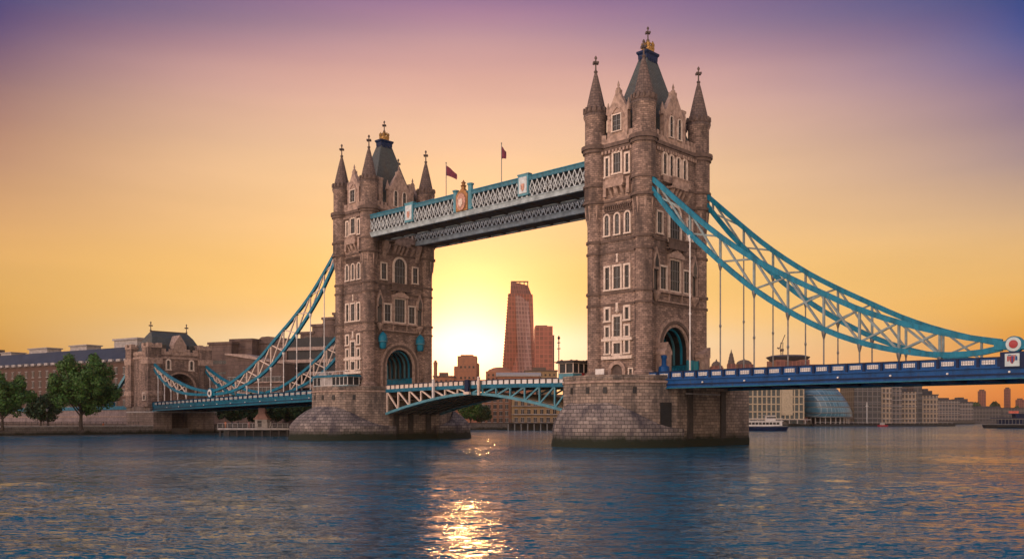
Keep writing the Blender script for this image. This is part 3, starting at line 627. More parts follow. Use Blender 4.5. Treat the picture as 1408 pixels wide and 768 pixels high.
# ------------------------------------------------------------------ side span decks
def spline(pts, n=24):
    xs = [p[0] for p in pts]; o = []
    for i in range(n + 1):
        x = xs[0] + (xs[-1] - xs[0]) * i / n
        for k in range(len(pts) - 1):
            if (xs[k] - x) * (xs[k + 1] - x) <= 1e-9: break
        p0, p1, p2, p3 = pts[max(k - 1, 0)], pts[k], pts[k + 1], pts[min(k + 2, len(pts) - 1)]
        h = p2[0] - p1[0]; t = (x - p1[0]) / h
        m1 = (p2[1] - p0[1]) / (p2[0] - p0[0]) * h; m2 = (p3[1] - p1[1]) / (p3[0] - p1[0]) * h
        z = (2 * t ** 3 - 3 * t * t + 1) * p1[1] + (t ** 3 - 2 * t * t + t) * m1 + (-2 * t ** 3 + 3 * t * t) * p2[1] + (t ** 3 - t * t) * m2
        o.append((x, z))
    return o
def deck(label, x0, x1, zt0, zt1, step, gm, pm):
    t = thing('side_span', label, 'bridge deck', B(0, 0, 0), ANG, 'side spans of the bridge')
    zt = lambda x: zt0 + (zt1 - zt0) * (x - x0) / (x1 - x0)
    def slab(y0, y1, a, b_):      # strip between offsets below the parapet top
        m_ = MB(); m_.loft([[(x0, y0, zt(x0) + a), (x0, y1, zt(x0) + a), (x0, y1, zt(x0) + b_), (x0, y0, zt(x0) + b_)], [(x1, y0, zt(x1) + a), (x1, y1, zt(x1) + a), (x1, y1, zt(x1) + b_), (x1, y0, zt(x1) + b_)]]); return m_
    slab(-8.3, 8.3, -2.0, -1.25).build('roadway', M_ASPH, t)
    for s in (-1, 1):
        g_ = slab(s * 8.75, s * 8.3, -2.55, -1.2); go = g_.build('girder', gm, t)
        slab(s * 9.0, s * 8.2, -1.36, -1.18).build('flange', gm, go); slab(s * 9.0, s * 8.2, -2.7, -2.55).build('flange', M_TEALD, go); slab(s * 8.9, s * 8.74, -2.2, -2.0).build('flange', M_BLUED, go)
        p_ = slab(s * 8.72, s * 8.5, -1.18, -.12).build('parapet', gm, t); slab(s * 8.85, s * 8.38, -.12, 0).build('rail', M_BLUED, p_)
        n = int(abs(x1 - x0) / step); dirn = 1 if x1 > x0 else -1
        pb = MB(); pb.box(-.72, .72, -.05, .05, -.26, .26); pme = pb.mesh('panel', pm)
        cbm = MB()
        for k in range(-2, 3): cbm.box(k * .29 - .025, k * .29 + .025, -.09, -.05, -.26, .26)
        cbm.box(-.72, .72, -.085, -.05, -.02, .02); cme = cbm.mesh('grille', M_METAL)
        sb = MB(); sb.box(-.16, .16, -.12, .12, -.54, .54); sme = sb.mesh('post', M_BLUED)
        for i in range(n):
            x = x0 + dirn * (step * (i + .5))
            if s < 0:
                p1_ = inst('panel', pme, t, (x, s * 8.77, zt(x) - .62)); inst('grille', cme, p1_)
                inst('post', sme, t, (x + step / 2, s * 8.78, zt(x) - .64))
        if s < 0:
            lm = MB(); lm.M = Matrix.Rotation(pi / 2, 4, 'X'); lm.lathe(0, 0, [(.02, .22), (.12, .2), (.14, 0)], 8); lme = lm.mesh('lamp', M_WHITE)
            for i in range(int(n / 3)): inst('lamp', lme, t, (x0 + dirn * (3 * step * (i + .5)), -8.78, zt(x0 + dirn * 3 * step * (i + .5)) - 1.85))
    b = MB()
    for i in range(int(abs(x1 - x0) / 5)):
        x = x0 + (5 * i + 2.5) * (1 if x1 > x0 else -1); b.box(x - .15, x + .15, -8.25, 8.25, zt(x) - 2.5, zt(x) - 2.0)
    b.build('cross_girder', M_BLUED, t)
    return t
deck('dark blue side span running out to the right edge, with white parapet panels', 5.75, 84, 11.85, 11.95, 2.35, M_BLUE, M_WHITE)
deck('teal blue side span on the left between the far tower and the stone abutment', FAR - 5.75, FAR - 96.5, 11.3, 9.3, 2.35, M_TEALD, M_WHITE)

# ------------------------------------------------------------------ suspension chains
def chain(label, y, x0, up, lo, hang, deckz, wm, cw=.55, ch=.72, solid=None, hang_mat=None, name='suspension_chain', group='suspension chains of the bridge', n=26, npan=None):
    t = thing(name, label, 'chain', B(x0, y, 0), ANG, group)
    u = spline(up, n); l = spline(lo, n)
    MB().sweep([(x, 0, z) for x, z in u], cw, ch).build('upper_chord', M_TEAL, t); MB().sweep([(x, 0, z) for x, z in l], cw, ch).build('lower_chord', M_TEAL, t)
    def zi(c, x):
        for (xa, za), (xb, zb) in zip(c[:-1], c[1:]):
            if (xa - x) * (xb - x) <= 0: return za + (zb - za) * (x - xa) / (xb - xa)
        return c[-1][1] if abs(x - c[-1][0]) < abs(x - c[0][0]) else c[0][1]
    b = MB(); xs = [u[0][0] + (hang[0] - u[0][0]) * .35] + list(hang)
    for a, c in zip(xs[:-1], xs[1:]):
        ua, la, uc, lc = zi(u, a), zi(l, a), zi(u, c), zi(l, c)
        if max(ua - la, uc - lc) < 1.2: continue
        b.bar((a, 0, ua), (c, 0, lc), .3, .26, (0, 1, 0)); b.bar((a, .02, la), (c, .02, uc), .26, .22, (0, 1, 0))
    for a in xs:
        if zi(u, a) - zi(l, a) > 1.2: b.bar((a, .01, zi(u, a)), (a, .01, zi(l, a)), .3, .3)
    b.build('web', wm, t)
    for i, a in enumerate(hang):
        top = zi(l, a) - ch * .4; bot = deckz(a + x0)
        if top - bot < .4: continue
        b = MB(); r = .11; b.tube([(a, 0, bot), (a, 0, top - .5)], r, 8); b.lathe(a, 0, [(r, top - 1.1), (.3, top - .4), (.36, top)], 8)
        if top - bot > 6: b.lathe(a, 0, [(r, bot + (top - bot) * .45 - .3), (.2, bot + (top - bot) * .45), (r, bot + (top - bot) * .45 + .3)], 8)
        b.build('hanger', (hang_mat or {}).get(i, M_METAL), t)
    return t
RU = [(4.6, 44.3), (6.4, 42.75), (16.9, 33.3), (24.0, 28.0), (29.6, 24.6), (34.8, 21.8), (39.6, 19.3), (45.2, 17.0), (52.8, 14.7), (57.6, 13.7)]
RL = [(4.6, 43.3), (6.4, 41.2), (11.5, 35.0), (18.7, 28.1), (24.2, 23.5), (29.8, 19.7), (35.0, 16.8), (40.1, 14.7), (45.2, 13.3), (50.4, 12.5), (54.6, 12.5), (57.6, 13.0)]
HG = [13.6, 18.9, 24.5, 29.8, 35.1, 40.1, 45.3, 50.4]
dz_r = lambda x: 10.7
chain('near teal suspension chain sweeping down from the right tower, its first hanger white', -8.05, 0, RU, RL, HG, dz_r, M_WEBR, hang_mat={0: M_WHITE})
chain('far suspension chain on the right, seen behind the nearer one, starting at the tower edge', 8.05, 0, RU, RL, HG, dz_r, M_WEBR)
dz_l = lambda x: 10.1 + (x - FAR + 5) * .02
LU = [(-4.6, 44.3), (-7.6, 41.0), (-16.4, 33.2), (-24, 28.1), (-31.2, 23.9), (-39, 19.3), (-47.0, 15.7), (-55, 13.0), (-62.6, 11.6)]
LL = [(-4.6, 42.8), (-7.6, 38.8), (-14.4, 31.2), (-25.2, 22.6), (-36.4, 15.9), (-48.4, 12.2), (-56, 11.1), (-62.6, 10.9)]
HL = [-11.5, -17, -22.6, -28.2, -33.8, -39.5, -45, -50.5]
chain('near teal suspension chain with cream web, climbing from the left to the far tower', -8.05, FAR, LU, LL, HL, dz_l, M_WEBL, hang_mat={0: M_WHITE, 1: M_WHITE, 2: M_WHITE, 3: M_WHITE, 4: M_WHITE, 5: M_WHITE, 6: M_WHITE})
chain('far suspension chain on the left, its cream zigzag web low behind the near chain', 8.05, FAR, LU, LL, HL, dz_l, M_WEBL)
SU = [(-98.5, 21.2), (-92, 18.2), (-84, 15.4), (-74, 12.9), (-63.6, 11.5)]
SL = [(-98.5, 20.4), (-92.5, 16.2), (-86, 13.2), (-79.5, 11.7), (-71, 11.0), (-63.6, 10.9)]
HS = [-94, -90, -86, -82, -77]
for y, lab in ((-8.05, 'short teal chain link dropping from the near corner of the stone abutment to the deck'), (8.05, 'short teal chain link dropping from the far corner of the stone abutment')):
    chain(lab, y, FAR, SU, SL, HS, dz_l, M_WEBL, ch=.7, hang_mat={i: M_WHITE for i in range(6)}, name='chain_link', group='short chain links')
chain('short teal chain link leaving the picture at the right edge beyond the red roundel', -8.05, 0, [(60.5, 13.6), (68, 14.6), (78, 18.2), (84, 21)], [(60.5, 12.9), (68, 12.6), (78, 15.8), (84, 19.5)], [68, 73, 78], dz_r, M_WEBR, ch=.7, name='chain_link', group='short chain links')
# pin with the red roundel, and the crest panel below it
t = thing('chain_pin', 'teal chain pin housing with a red and white roundel above a pale crest panel', 'chain pin', B(59.0, -8.05, 11.8), ANG)
b = MB(); b.M = Matrix.Rotation(pi / 2, 4, 'X'); b.lathe(0, 1.55, [(.98, -.5), (.98, .5)], 24); b.box(-2.2, 2.2, .95, 2.0, -.45, .45); b.build('housing', M_TEAL, t)
b = MB(); b.M = Matrix.Rotation(pi / 2, 4, 'X'); b.lathe(0, 1.55, [(.84, .5), (.84, .62)], 28); d_ = b.build('roundel', M_RDISC, t)
b = MB(); b.M = Matrix.Rotation(pi / 2, 4, 'X'); b.lathe(0, 1.55, [(.5, .62), (.47, .7), (.02, .74)], 24); b.build('centre_boss', M_RED, d_)
b = MB(); b.box(-1.35, 1.35, -1.0, .6, -1.3, .65); b.build('pedestal', M_BLUED, t)
b = MB(); b.box(-.79, .79, -1.1, -1.0, -1.1, .42); cpn = b.build('crest_panel', M_RDISC, t)
b = MB(); b.ext_y([(-.3, -.3), (-.12, -.72), (.05, -.8), (.3, -.35), (.3, .1), (-.3, .1)], -1.16, -1.1); b.box(-.52, -.36, -1.15, -1.1, -.5, .12); b.box(-.1, .45, -1.15, -1.1, .14, .22); b.build('shield', M_RED, cpn)
b = MB(); b.box(.36, .56, -1.15, -1.1, -.4, .1); b.box(-.05, .1, -1.17, -1.11, -.7, .1); b.box(-.45, -.12, -1.15, -1.1, .16, .26); b.build('shield_charge', M_BLUE, cpn)
for y, lab in ((-8.05, 'round cream disc on the chain joint nearest the viewer by the left abutment'),):
    t = thing('chain_pin', lab, 'chain pin', B(FAR - 63.1, y, 9.6), ANG)
    b = MB(); b.M = Matrix.Rotation(pi / 2, 4, 'X'); b.lathe(0, 1.6, [(1.35, -.45), (1.35, .45)], 20); b.build('housing', M_TEAL, t)
    b = MB(); b.M = Matrix.Rotation(pi / 2, 4, 'X'); b.lathe(0, 1.6, [(1.05, .45), (1.0, .56)], 20); d_ = b.build('disc', M_WHITE, t)
    b = MB(); b.M = Matrix.Rotation(pi / 2, 4, 'X'); b.lathe(0, 1.6, [(.5, .56), (.45, .64)], 16); b.build('centre_boss', M_BLACK, d_)
    MB().box(-.9, .9, -.5, .5, -1.2, .9).build('pedestal', M_TEALD, t)

# ------------------------------------------------------------------ high level walkways
def walkway(label, y0, y1, crest, name='high_walkway'):
    t = thing(name, label, 'walkway', B(0, 0, 0), ANG, 'high level walkways between the towers')
    xa, xb = FAR + 5.2, -5.2; zb = 43.1; yo = y0
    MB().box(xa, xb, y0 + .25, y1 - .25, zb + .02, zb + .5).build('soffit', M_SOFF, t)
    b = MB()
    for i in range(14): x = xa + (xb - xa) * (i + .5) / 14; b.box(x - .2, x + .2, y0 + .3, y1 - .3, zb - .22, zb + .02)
    b.build('floor_beam', M_SOFF, t)
    for s, y in ((-1, y0), (1, y1)):
        c_ = MB(); c_.box(xa, xb, y - .3, y + .3, zb - .2, zb + .62); c_.box(xa, xb, y - .42, y + .42, zb + .62, zb + .78); c_.build('lower_chord', M_WCHORD, t)
        c_ = MB(); c_.box(xa, xb, y - .3, y + .3, 46.75, 47.45); tr_ = c_.build('upper_chord', M_RAIL, t); MB().box(xa, xb, y - .42, y + .42, 47.45, 47.62).build('coping', M_TEAL, tr_)
        w = MB(); g0, g1 = zb + .78, 46.75; n = 50; dxx = (xb - xa) / n
        for i in range(n):
            xl = xa + i * dxx; yy = y + s * .12
            w.bar((xl, yy, g0), (xl + dxx, yy, g1), .13, .14, (0, 1, 0)); w.bar((xl, yy + s * .05, g1), (xl + dxx, yy + s * .05, g0), .13, .14, (0, 1, 0))
            if i % 1 == 0:
                pts = [(xl + dxx / 2 + .5 * math.cos(a), yy + s * .1, (g0 + g1) / 2 - .15 + .62 * math.sin(a)) for a in [2 * pi * k / 8 for k in range(9)]]
                w.tube(pts, .07, 4)
        w.build('lattice', M_LATT, t)
        MB().box(xa, xb, y - s * .5 - .03, y - s * .5 + .03, g0, g1).build('glazing', M_GLAZ, t)
    r_ = MB(); r_.ext_x([(y0 + .3, 47.4), (y1 - .3, 47.4), ((y0 + y1) / 2, 48.0)], xa, xb); r_.build('roof', M_METAL, t)
    # end brackets
    for x, s in ((xa, 1), (xb, -1)):
        b = MB()
        for y in (y0 + .4, y1 - .4): b.ext_y([(x, 42.85), (x + s * 1.4, 42.85), (x + s * 1.3, 42.2), (x + s * .5, 40.6), (x + s * .2, 39.4), (x, 39.2)] if s > 0 else [(x, 39.2), (x - .2, 39.4), (x - .5, 40.6), (x - 1.3, 42.2), (x - 1.4, 42.85), (x, 42.85)], y - .5, y + .5)
        b.build('bracket', M_DRESS, t)
    if crest:
        for x in (-52.3, -20.6):
            b = MB(); b.box(x - 1.25, x + 1.25, y0 - .5, y0 + .35, zb + 1.1, 47.9); b.box(x - 1.4, x + 1.4, y0 - .55, y0 + .4, 47.9, 48.1); p_ = b.build('panel', M_LTEAL, t)
            MB().box(x - .95, x + .95, y0 - .58, y0 - .5, zb + 1.5, 47.5).build('plaque', M_LATT, p_)
            s_ = MB(); s_.ext_y([(x, 44.9), (x + .4, 45.4), (x + .4, 46.3), (x - .4, 46.3), (x - .4, 45.4)], y0 - .66, y0 - .58); s_.build('shield', M_CRST, p_)
        x = -36.6; cr_ = MB()
        cr_.ext_y([(x - 1.6, zb + .9), (x + 1.6, zb + .9), (x + 1.6, 47.0), (x + 1.0, 47.7), (x, 48.1), (x - 1.0, 47.7), (x - 1.6, 47.0)], y0 - .5, y0 + .3); co = cr_.build('crest', M_GOLD, t)
        md = MB(); md.ext_y(arc(x, 46.6, 1.0, 0, 2 * pi, 20)[:-1] and [(x + 1.2 * math.cos(a), 45.7 + 1.65 * math.sin(a)) for a in [2 * pi * k / 22 for k in range(22)]], y0 - .75, y0 - .5); mdo = md.build('medallion', M_CRST, co)
        sm = MB(); sm.ext_y([(x, 44.6), (x + .5, 45.2), (x + .5, 46.2), (x - .5, 46.2), (x - .5, 45.2)], y0 - .9, y0 - .75); sm.build('shield', M_CREAM, co)
        tp = MB(); tp.lathe(x, y0, [(.6, 47.7), (.62, 48.1), (.4, 48.25), (.45, 48.6), (.6, 48.8), (.36, 48.95), (.36, 49.3), (.48, 49.4), (.22, 49.6), (.05, 49.95)], 10); tp.build('finial', M_GOLD, co)
        for k, zt_ in ((-1, 48.2), (1, 48.9)):
            b = MB(); b.lathe(x + k * 2.05, y0 - .1, [(.5, zb + .9), (.5, zt_ - .4), (.65, zt_ - .2), (.7, zt_), (.2, zt_ + .15)], 10); b.build('pilaster', M_LTEAL, t)
    return t
walkway('near high walkway between the towers, cream lattice with a gilded crest at mid span', -8.6, -3.9, True)
walkway('far high walkway, its lattice and pale soffit showing beneath the nearer one', 4.6, 9.0, False)

def flagpole(label, x, zt, flagpts):
    t = thing('flagpole', label, 'flag', B(x, -6.2, 47.8), ANG, 'flags over the walkway')
    b = MB(); b.tube([(0, 0, -.2), (0, 0, zt - 47.8)], .075, 8); b.lathe(0, 0, [(.05, zt - 47.8), (.15, zt - 47.65), (.02, zt - 47.5)], 8); b.build('pole', M_METAL, t)
    # drooping cloth, wavy and thick
    vs, fs_ = [], []; n, m_ = 10, 8
    (w, droop, h) = flagpts
    for i in range(n + 1):
        for j in range(m_ + 1):
            u, v = i / n, j / m_
            vs.append((u * w, .16 * math.sin(u * 7 + v * 2) * u + .1 * u, zt - 47.8 - .4 - v * h * (1 - .45 * u) - droop * u ** 1.2))
    for i in range(n):
        for j in range(m_):
            a = i * (m_ + 1) + j; fs_.append((a, a + 1, a + m_ + 2, a + m_ + 1))
    nv = len(vs); vs2 = vs + [(x_, y_ + .03, z_) for x_, y_, z_ in vs]; fs2 = fs_ + [tuple(i + nv for i in f[::-1]) for f in fs_]
    MB().add(vs2, fs2).build('flag', M_FLAG, t, True)
flagpole('flagpole whose dark red flag streams out to the right, left of the gilded crest', -44.2, 55.0, (2.9, 2.2, 2.0))
flagpole('flagpole whose dark red flag hangs limp, right of the gilded crest', -28.8, 55.7, (1.0, 1.2, 2.4))

# ------------------------------------------------------------------ bascule leaves
def leaf(label, x0, s):
    # x runs from the pier (0) to the meeting point (L); s gives the direction
    L = 25.3; t = thing('bascule_leaf', label, 'bascule', B(x0, 0, 0), ANG, 'bascule leaves of the centre span')
    X = lambda x: s * x
    top = lambda x: 11.5 + .25 * math.sin(pi * (x / L) / 2)
    bot = lambda x: 5.5 + (9.25 - 5.5) * (1 - (1 - x / L) ** 1.6)
    n = 16; xs = [L * i / n for i in range(n + 1)]
    b = MB(); b.loft([[(X(x), -7.6, top(x) - 1.35), (X(x), 7.6, top(x) - 1.35), (X(x), 7.6, top(x) - .95), (X(x), -7.6, top(x) - .95)] for x in xs]); b.build('roadway', M_ASPH, t)
    b = MB(); b.loft([[(X(x), -6.4, bot(x) - .02), (X(x), 6.4, bot(x) - .02), (X(x), 6.4, bot(x) + .25), (X(x), -6.4, bot(x) + .25)] for x in xs]); b.build('underside', plain('bascule_underside', (.34, .26, .18), .8, var=.4), t)
    b = MB()
    for y in (-4.5, -1.5, 1.5, 4.5): b.loft([[(X(x), y - .2, bot(x) - .4), (X(x), y + .2, bot(x) - .4), (X(x), y + .2, bot(x)), (X(x), y - .2, bot(x))] for x in xs])
    b.build('stringer', M_SOFF, t)
    for y in (-7.6, 7.6):
        MB().sweep([(X(x), y, top(x) - 1.2) for x in xs], .5, .7).build('top_girder', M_TEALD, t)
        MB().sweep([(X(x), y, bot(x)) for x in xs], .6, .5).build('arch_chord', M_LTEAL, t)
        b = MB(); k = 7
        for i in range(k):
            xa, xb = L * i / k + .3, L * (i + 1) / k + .3
            if xb > L: xb = L
            if top(xa) - bot(xa) < 1.6: break
            b.bar((X(xa), y, bot(xa)), (X(xa), y, top(xa) - 1.3), .3, .3); b.bar((X(xb), y, bot(xb)) if s > 0 else (X(xb), y, bot(xb)), (X(xa), y, top(xa) - 1.4), .3, .28, (0, 1, 0))
        b.build('strut', M_LTEAL if s < 0 else M_WEBL, t)
        b = MB()
        MB().sweep([(X(x), y, top(x) - .03) for x in xs], .3, .16).build('handrail', M_BLUED, t)
        if y < 0:
            pb = MB(); pb.box(-.58, .58, -.05, .05, -.38, .38); pme = pb.mesh('panel', M_CREAM if s > 0 else M_WHITE); sb = MB(); sb.box(-.13, .13, -.13, .13, -.5, .48); sme = sb.mesh('post', M_SOFF)
            for i in range(17):
                x = L * (i + .5) / 17; inst('panel', pme, t, (X(x), y - .05, top(x) - .5)); inst('post', sme, t, (X(x + L / 34), y - .06, top(x) - .5))
    return t
leaf('left bascule leaf with cream struts above a teal arched chord, springing from the far pier', FAR + 10.4, 1)
leaf('right bascule leaf with pale teal struts and white parapet panels, running into the near pier', -10.4, -1)
t = thing('signal_post', 'tall cream post standing on the right bascule leaf just past mid span', 'post', B(-32.7, -8.3, 8.9), ANG)
MB().box(-.22, .22, -.25, .15, 0, 3.2).build('shaft', M_WEBL, t); MB().lathe(0, -.05, [(.3, 3.2), (.34, 3.35), (.05, 3.5)], 8).build('cap', M_WHITE, t)
t = thing('signal_post', 'slim cream post on the left bascule leaf, left of mid span', 'post', B(-45.6, -8.3, 8.6), ANG)
MB().box(-.2, .2, -.25, .15, 0, 3.5).build('shaft', M_WHITE, t); MB().lathe(0, -.05, [(.26, 3.5), (.3, 3.62), (.05, 3.75)], 8).build('cap', M_WHITE, t)
t = thing('signal_post', 'short dark nose post where the two bascule leaves meet', 'post', B(-35.85, -8.3, 9.6), ANG)
MB().box(-.5, .5, -.3, .2, 0, 2.3).build('shaft', M_BLUED, t); MB().box(-.75, .75, -.35, .25, -.5, .0).build('foot', M_WEBL, t)

# ------------------------------------------------------------------ things on and beside the towers
for y, lab in ((-5.25, 'left one of the two big round teal lanterns above the far road arch'), (5.25, 'right one of the two big round teal lanterns above the far road arch')):
    t = thing('wall_lantern', lab, 'lantern', B(FAR + TX + .9, y, 19.5), ANG, 'teal wall lanterns')
    MB().lathe(0, 0, [(.5, 0), (.75, .4), (.8, 1.4), (.95, 1.5), (1.0, 2.3), (.8, 3.0), (.35, 3.5), (.1, 3.7)], 14).build('body', M_TEAL, t, True)
    MB().lathe(0, 0, [(.98, 1.42), (1.06, 1.5), (1.06, 1.62), (.96, 1.7)], 14).build('band', M_LTEAL, t); MB().box(-.95, 0, -.12, .12, 2.9, 3.1).build('arm', M_BLACK, t)
def cabin(label, x0, x1, y0, y1, x_off, z1, red):
    t = thing('control_cabin', label, 'cabin', B(x_off, 0, 11.15 if red else 10.72), ANG, 'control cabins on the piers')
    h = z1
    MB().box(x0, x1, y0, y1, 0, .95).build('base_wall', M_LTEAL, t); MB().box(x0 + .12, x1 - .12, y0 + .12, y1 - .12, .95, h - .3).build('glazing', M_GLAZ, t)
    b = MB(); b.box(x0 - .35, x1 + .35, y0 - .35, y1 + .35, h - .3, h); b.box(x0 - .2, x1 + .2, y0 - .2, y1 + .2, h, h + .15); b.build('roof', M_TIMB if red else M_TEALD, t)
    b = MB()
    nx = max(2, int((x1 - x0) / 1.3)); ny = max(2, int((y1 - y0) / 1.3))
    for i in range(nx + 1):
        for y in (y0, y1): x = x0 + (x1 - x0) * i / nx; b.box(x - .08, x + .08, y - .06 if y == y1 else y - .03, y + .03, .95, h - .3)
    for i in range(ny + 1):
        for x in (x0, x1): y = y0 + (y1 - y0) * i / ny; b.box(x - .04, x + .04, y - .08, y + .08, .95, h - .3)
    for y in (y0, y1): b.box(x0, x1, y - .05, y + .05, h - .38, h - .28); b.box(x0, x1, y - .05, y + .05, .9, .98)
    for x in (x0, x1): b.box(x - .05, x + .05, y0, y1, h - .38, h - .28); b.box(x - .05, x + .05, y0, y1, .9, .98)
    b.build('mullion', M_WHITE if not red else M_CREAM, t)
    if red:
        for (u, v) in ((x1 + .01, y0 + 2.2), (x1 + .01, y0 + 5.0)): MB().box(u - .03, u + .05, v, v + .75, .05, 1.0).build('red_panel', M_RED, t)
        b = MB(); random.seed(2)
        for i in range(9): x = x0 + random.random() * (x1 - x0); y = y0 + random.random() * (y1 - y0); b.lathe(x, y, [(.3, h + .1), (.3, h + .25), (.1, h + .36)], 6)
        b.build('roof_vent', M_TIMB, t)
    else:
        b = MB(); b.tube([(x0, y0, h + .9), (x1, y0, h + .9)], .05, 6)
        for i in range(10): x = x0 + (x1 - x0) * i / 9; b.tube([(x, y0, h), (x, y0, h + .9)], .04, 6)
        b.build('roof_rail', M_WHITE, t); MB().box(x0 + 3, x0 + 7, y0 - .03, y0 + .1, .2, h - .4).build('shutter', M_CONC, t); MB().box(x0 + 1, x0 + 4, y0 + .6, y0 + 2, h + .15, h + .8).build('roof_box', M_CONC, t)
    return t
cabin('low glazed control cabin with red panels on the left end of the near pier', -10.0, -6.8, -11.6, -4.6, 0, 2.9, True)
cabin('low teal control cabin with a railed roof at the foot of the far tower', -9.0, 3.6, -12.6, -9.6, FAR, 3.0, False)
t = thing('signal_mast', 'thin black mast with crossed arms beside the control cabin on the near pier', 'mast', B(-11.0, -10.4, 10.7), ANG)
b = MB(); b.tube([(0, 0, 0), (0, 0, 7.6)], .09, 8); b.lathe(0, 0, [(.1, 7.2), (.25, 7.5), (.05, 7.9)], 8); b.build('pole', M_BLACK, t)
for z, w in ((3.3, 1.1), (5.6, .35), (6.6, .3)): MB().box(-w, w, -.06, .06, z, z + .16).build('arm', M_BLACK, t)
t = thing('draped_post', 'dark blue covered post standing beside the near tower road arch', 'post', B(TX + 1.9, -5.7, 10.6), ANG)
MB().lathe(0, 0, [(.9, 0), (.95, 1.2), (.85, 2.2), (.4, 2.4), (.38, 3.4), (.5, 3.6), (.5, 4.0), (.1, 4.1)], 10).build('cover', M_BLUE, t, True); MB().box(-1, 1, -1, 1, -.1, .18).build('foot', M_DARK, t)
for y, lab, k in ((-4.6, 'stone gatepost with a scrolled top left of the near road arch', 1), (6.9, 'stone gatepost with a sloping top right of the near road arch', -1)):
    t = thing('gatepost', lab, 'gatepost', B(TX + 1.1, y, 10.6), ANG, 'gateposts of the near road arch')
    MB().box(-.9, .9, -.85, .85, 0, 4.2).build('shaft', M_DRESS, t)
    b = MB(); b.ext_x([(-1.0, 4.2), (1.0, 4.2), (1.0, 4.7), (.4 * k, 5.6), (-.2 * k, 6.2), (-.5, 5.2), (-1.0, 4.7)] if k > 0 else [(-1.0, 4.2), (1.0, 4.2), (1.0, 6.0), (.5, 5.6), (-1.0, 4.8)], -.95, .95); b.build('cap', M_DRESS, t)
    MB().box(-1.05, 1.05, -1, 1, -.1, .5).build('plinth', M_DRESS, t)
t = thing('hoarding', 'bright teal hoarding panel standing across the right half of the near road arch', 'hoarding', B(TX + 1.0, 0, 10.6), ANG)
MB().box(-.08, .08, 2.2, 5.6, 0, 3.6).build('panel', plain('hoarding_teal', (.01, .22, .26), .5, var=.15), t); b = MB()
for y in (2.2, 3.9, 5.6): b.box(.08, .2, y - .07, y + .07, 0, 3.7)
b.build('frame', M_TEALD, t)
t = thing('road_barrier', 'low teal gate across the far road arch', 'gate', B(FAR + TX - .6, 0, 10.7), ANG)
b = MB(); b.box(-.06, .06, -3.3, 3.3, .1, 2.2); b.build('panel', M_TEAL, t); b = MB()
for q in range(9): b.box(.06, .16, -3.3 + q * .82, -3.18 + q * .82, 0, 2.3)
b.build('stile', M_TEALD, t)
t = thing('road_barrier', 'low dark teal gate at the bottom of the near road arch', 'gate', B(TX - .6, 0, 10.7), ANG)
b = MB(); b.box(-.06, .06, -3.3, 3.3, .1, 2.2); b.build('panel', M_TEAL, t); b = MB()
for q in range(9): b.box(.06, .16, -3.3 + q * .82, -3.18 + q * .82, 0, 2.3)
b.build('stile', M_TEALD, t)
t = thing('notice_board', 'small white notice board on two legs by the river door of the near tower', 'sign', B(-2.3, -10.2, 10.72), ANG)
MB().box(-.9, .9, -.06, .06, 1.0, 1.9).build('board', M_WHITE, t)
for x in (-.6, .6): MB().box(x - .05, x + .05, -.05, .05, 0, 1.0).build('leg', M_BLACK, t)

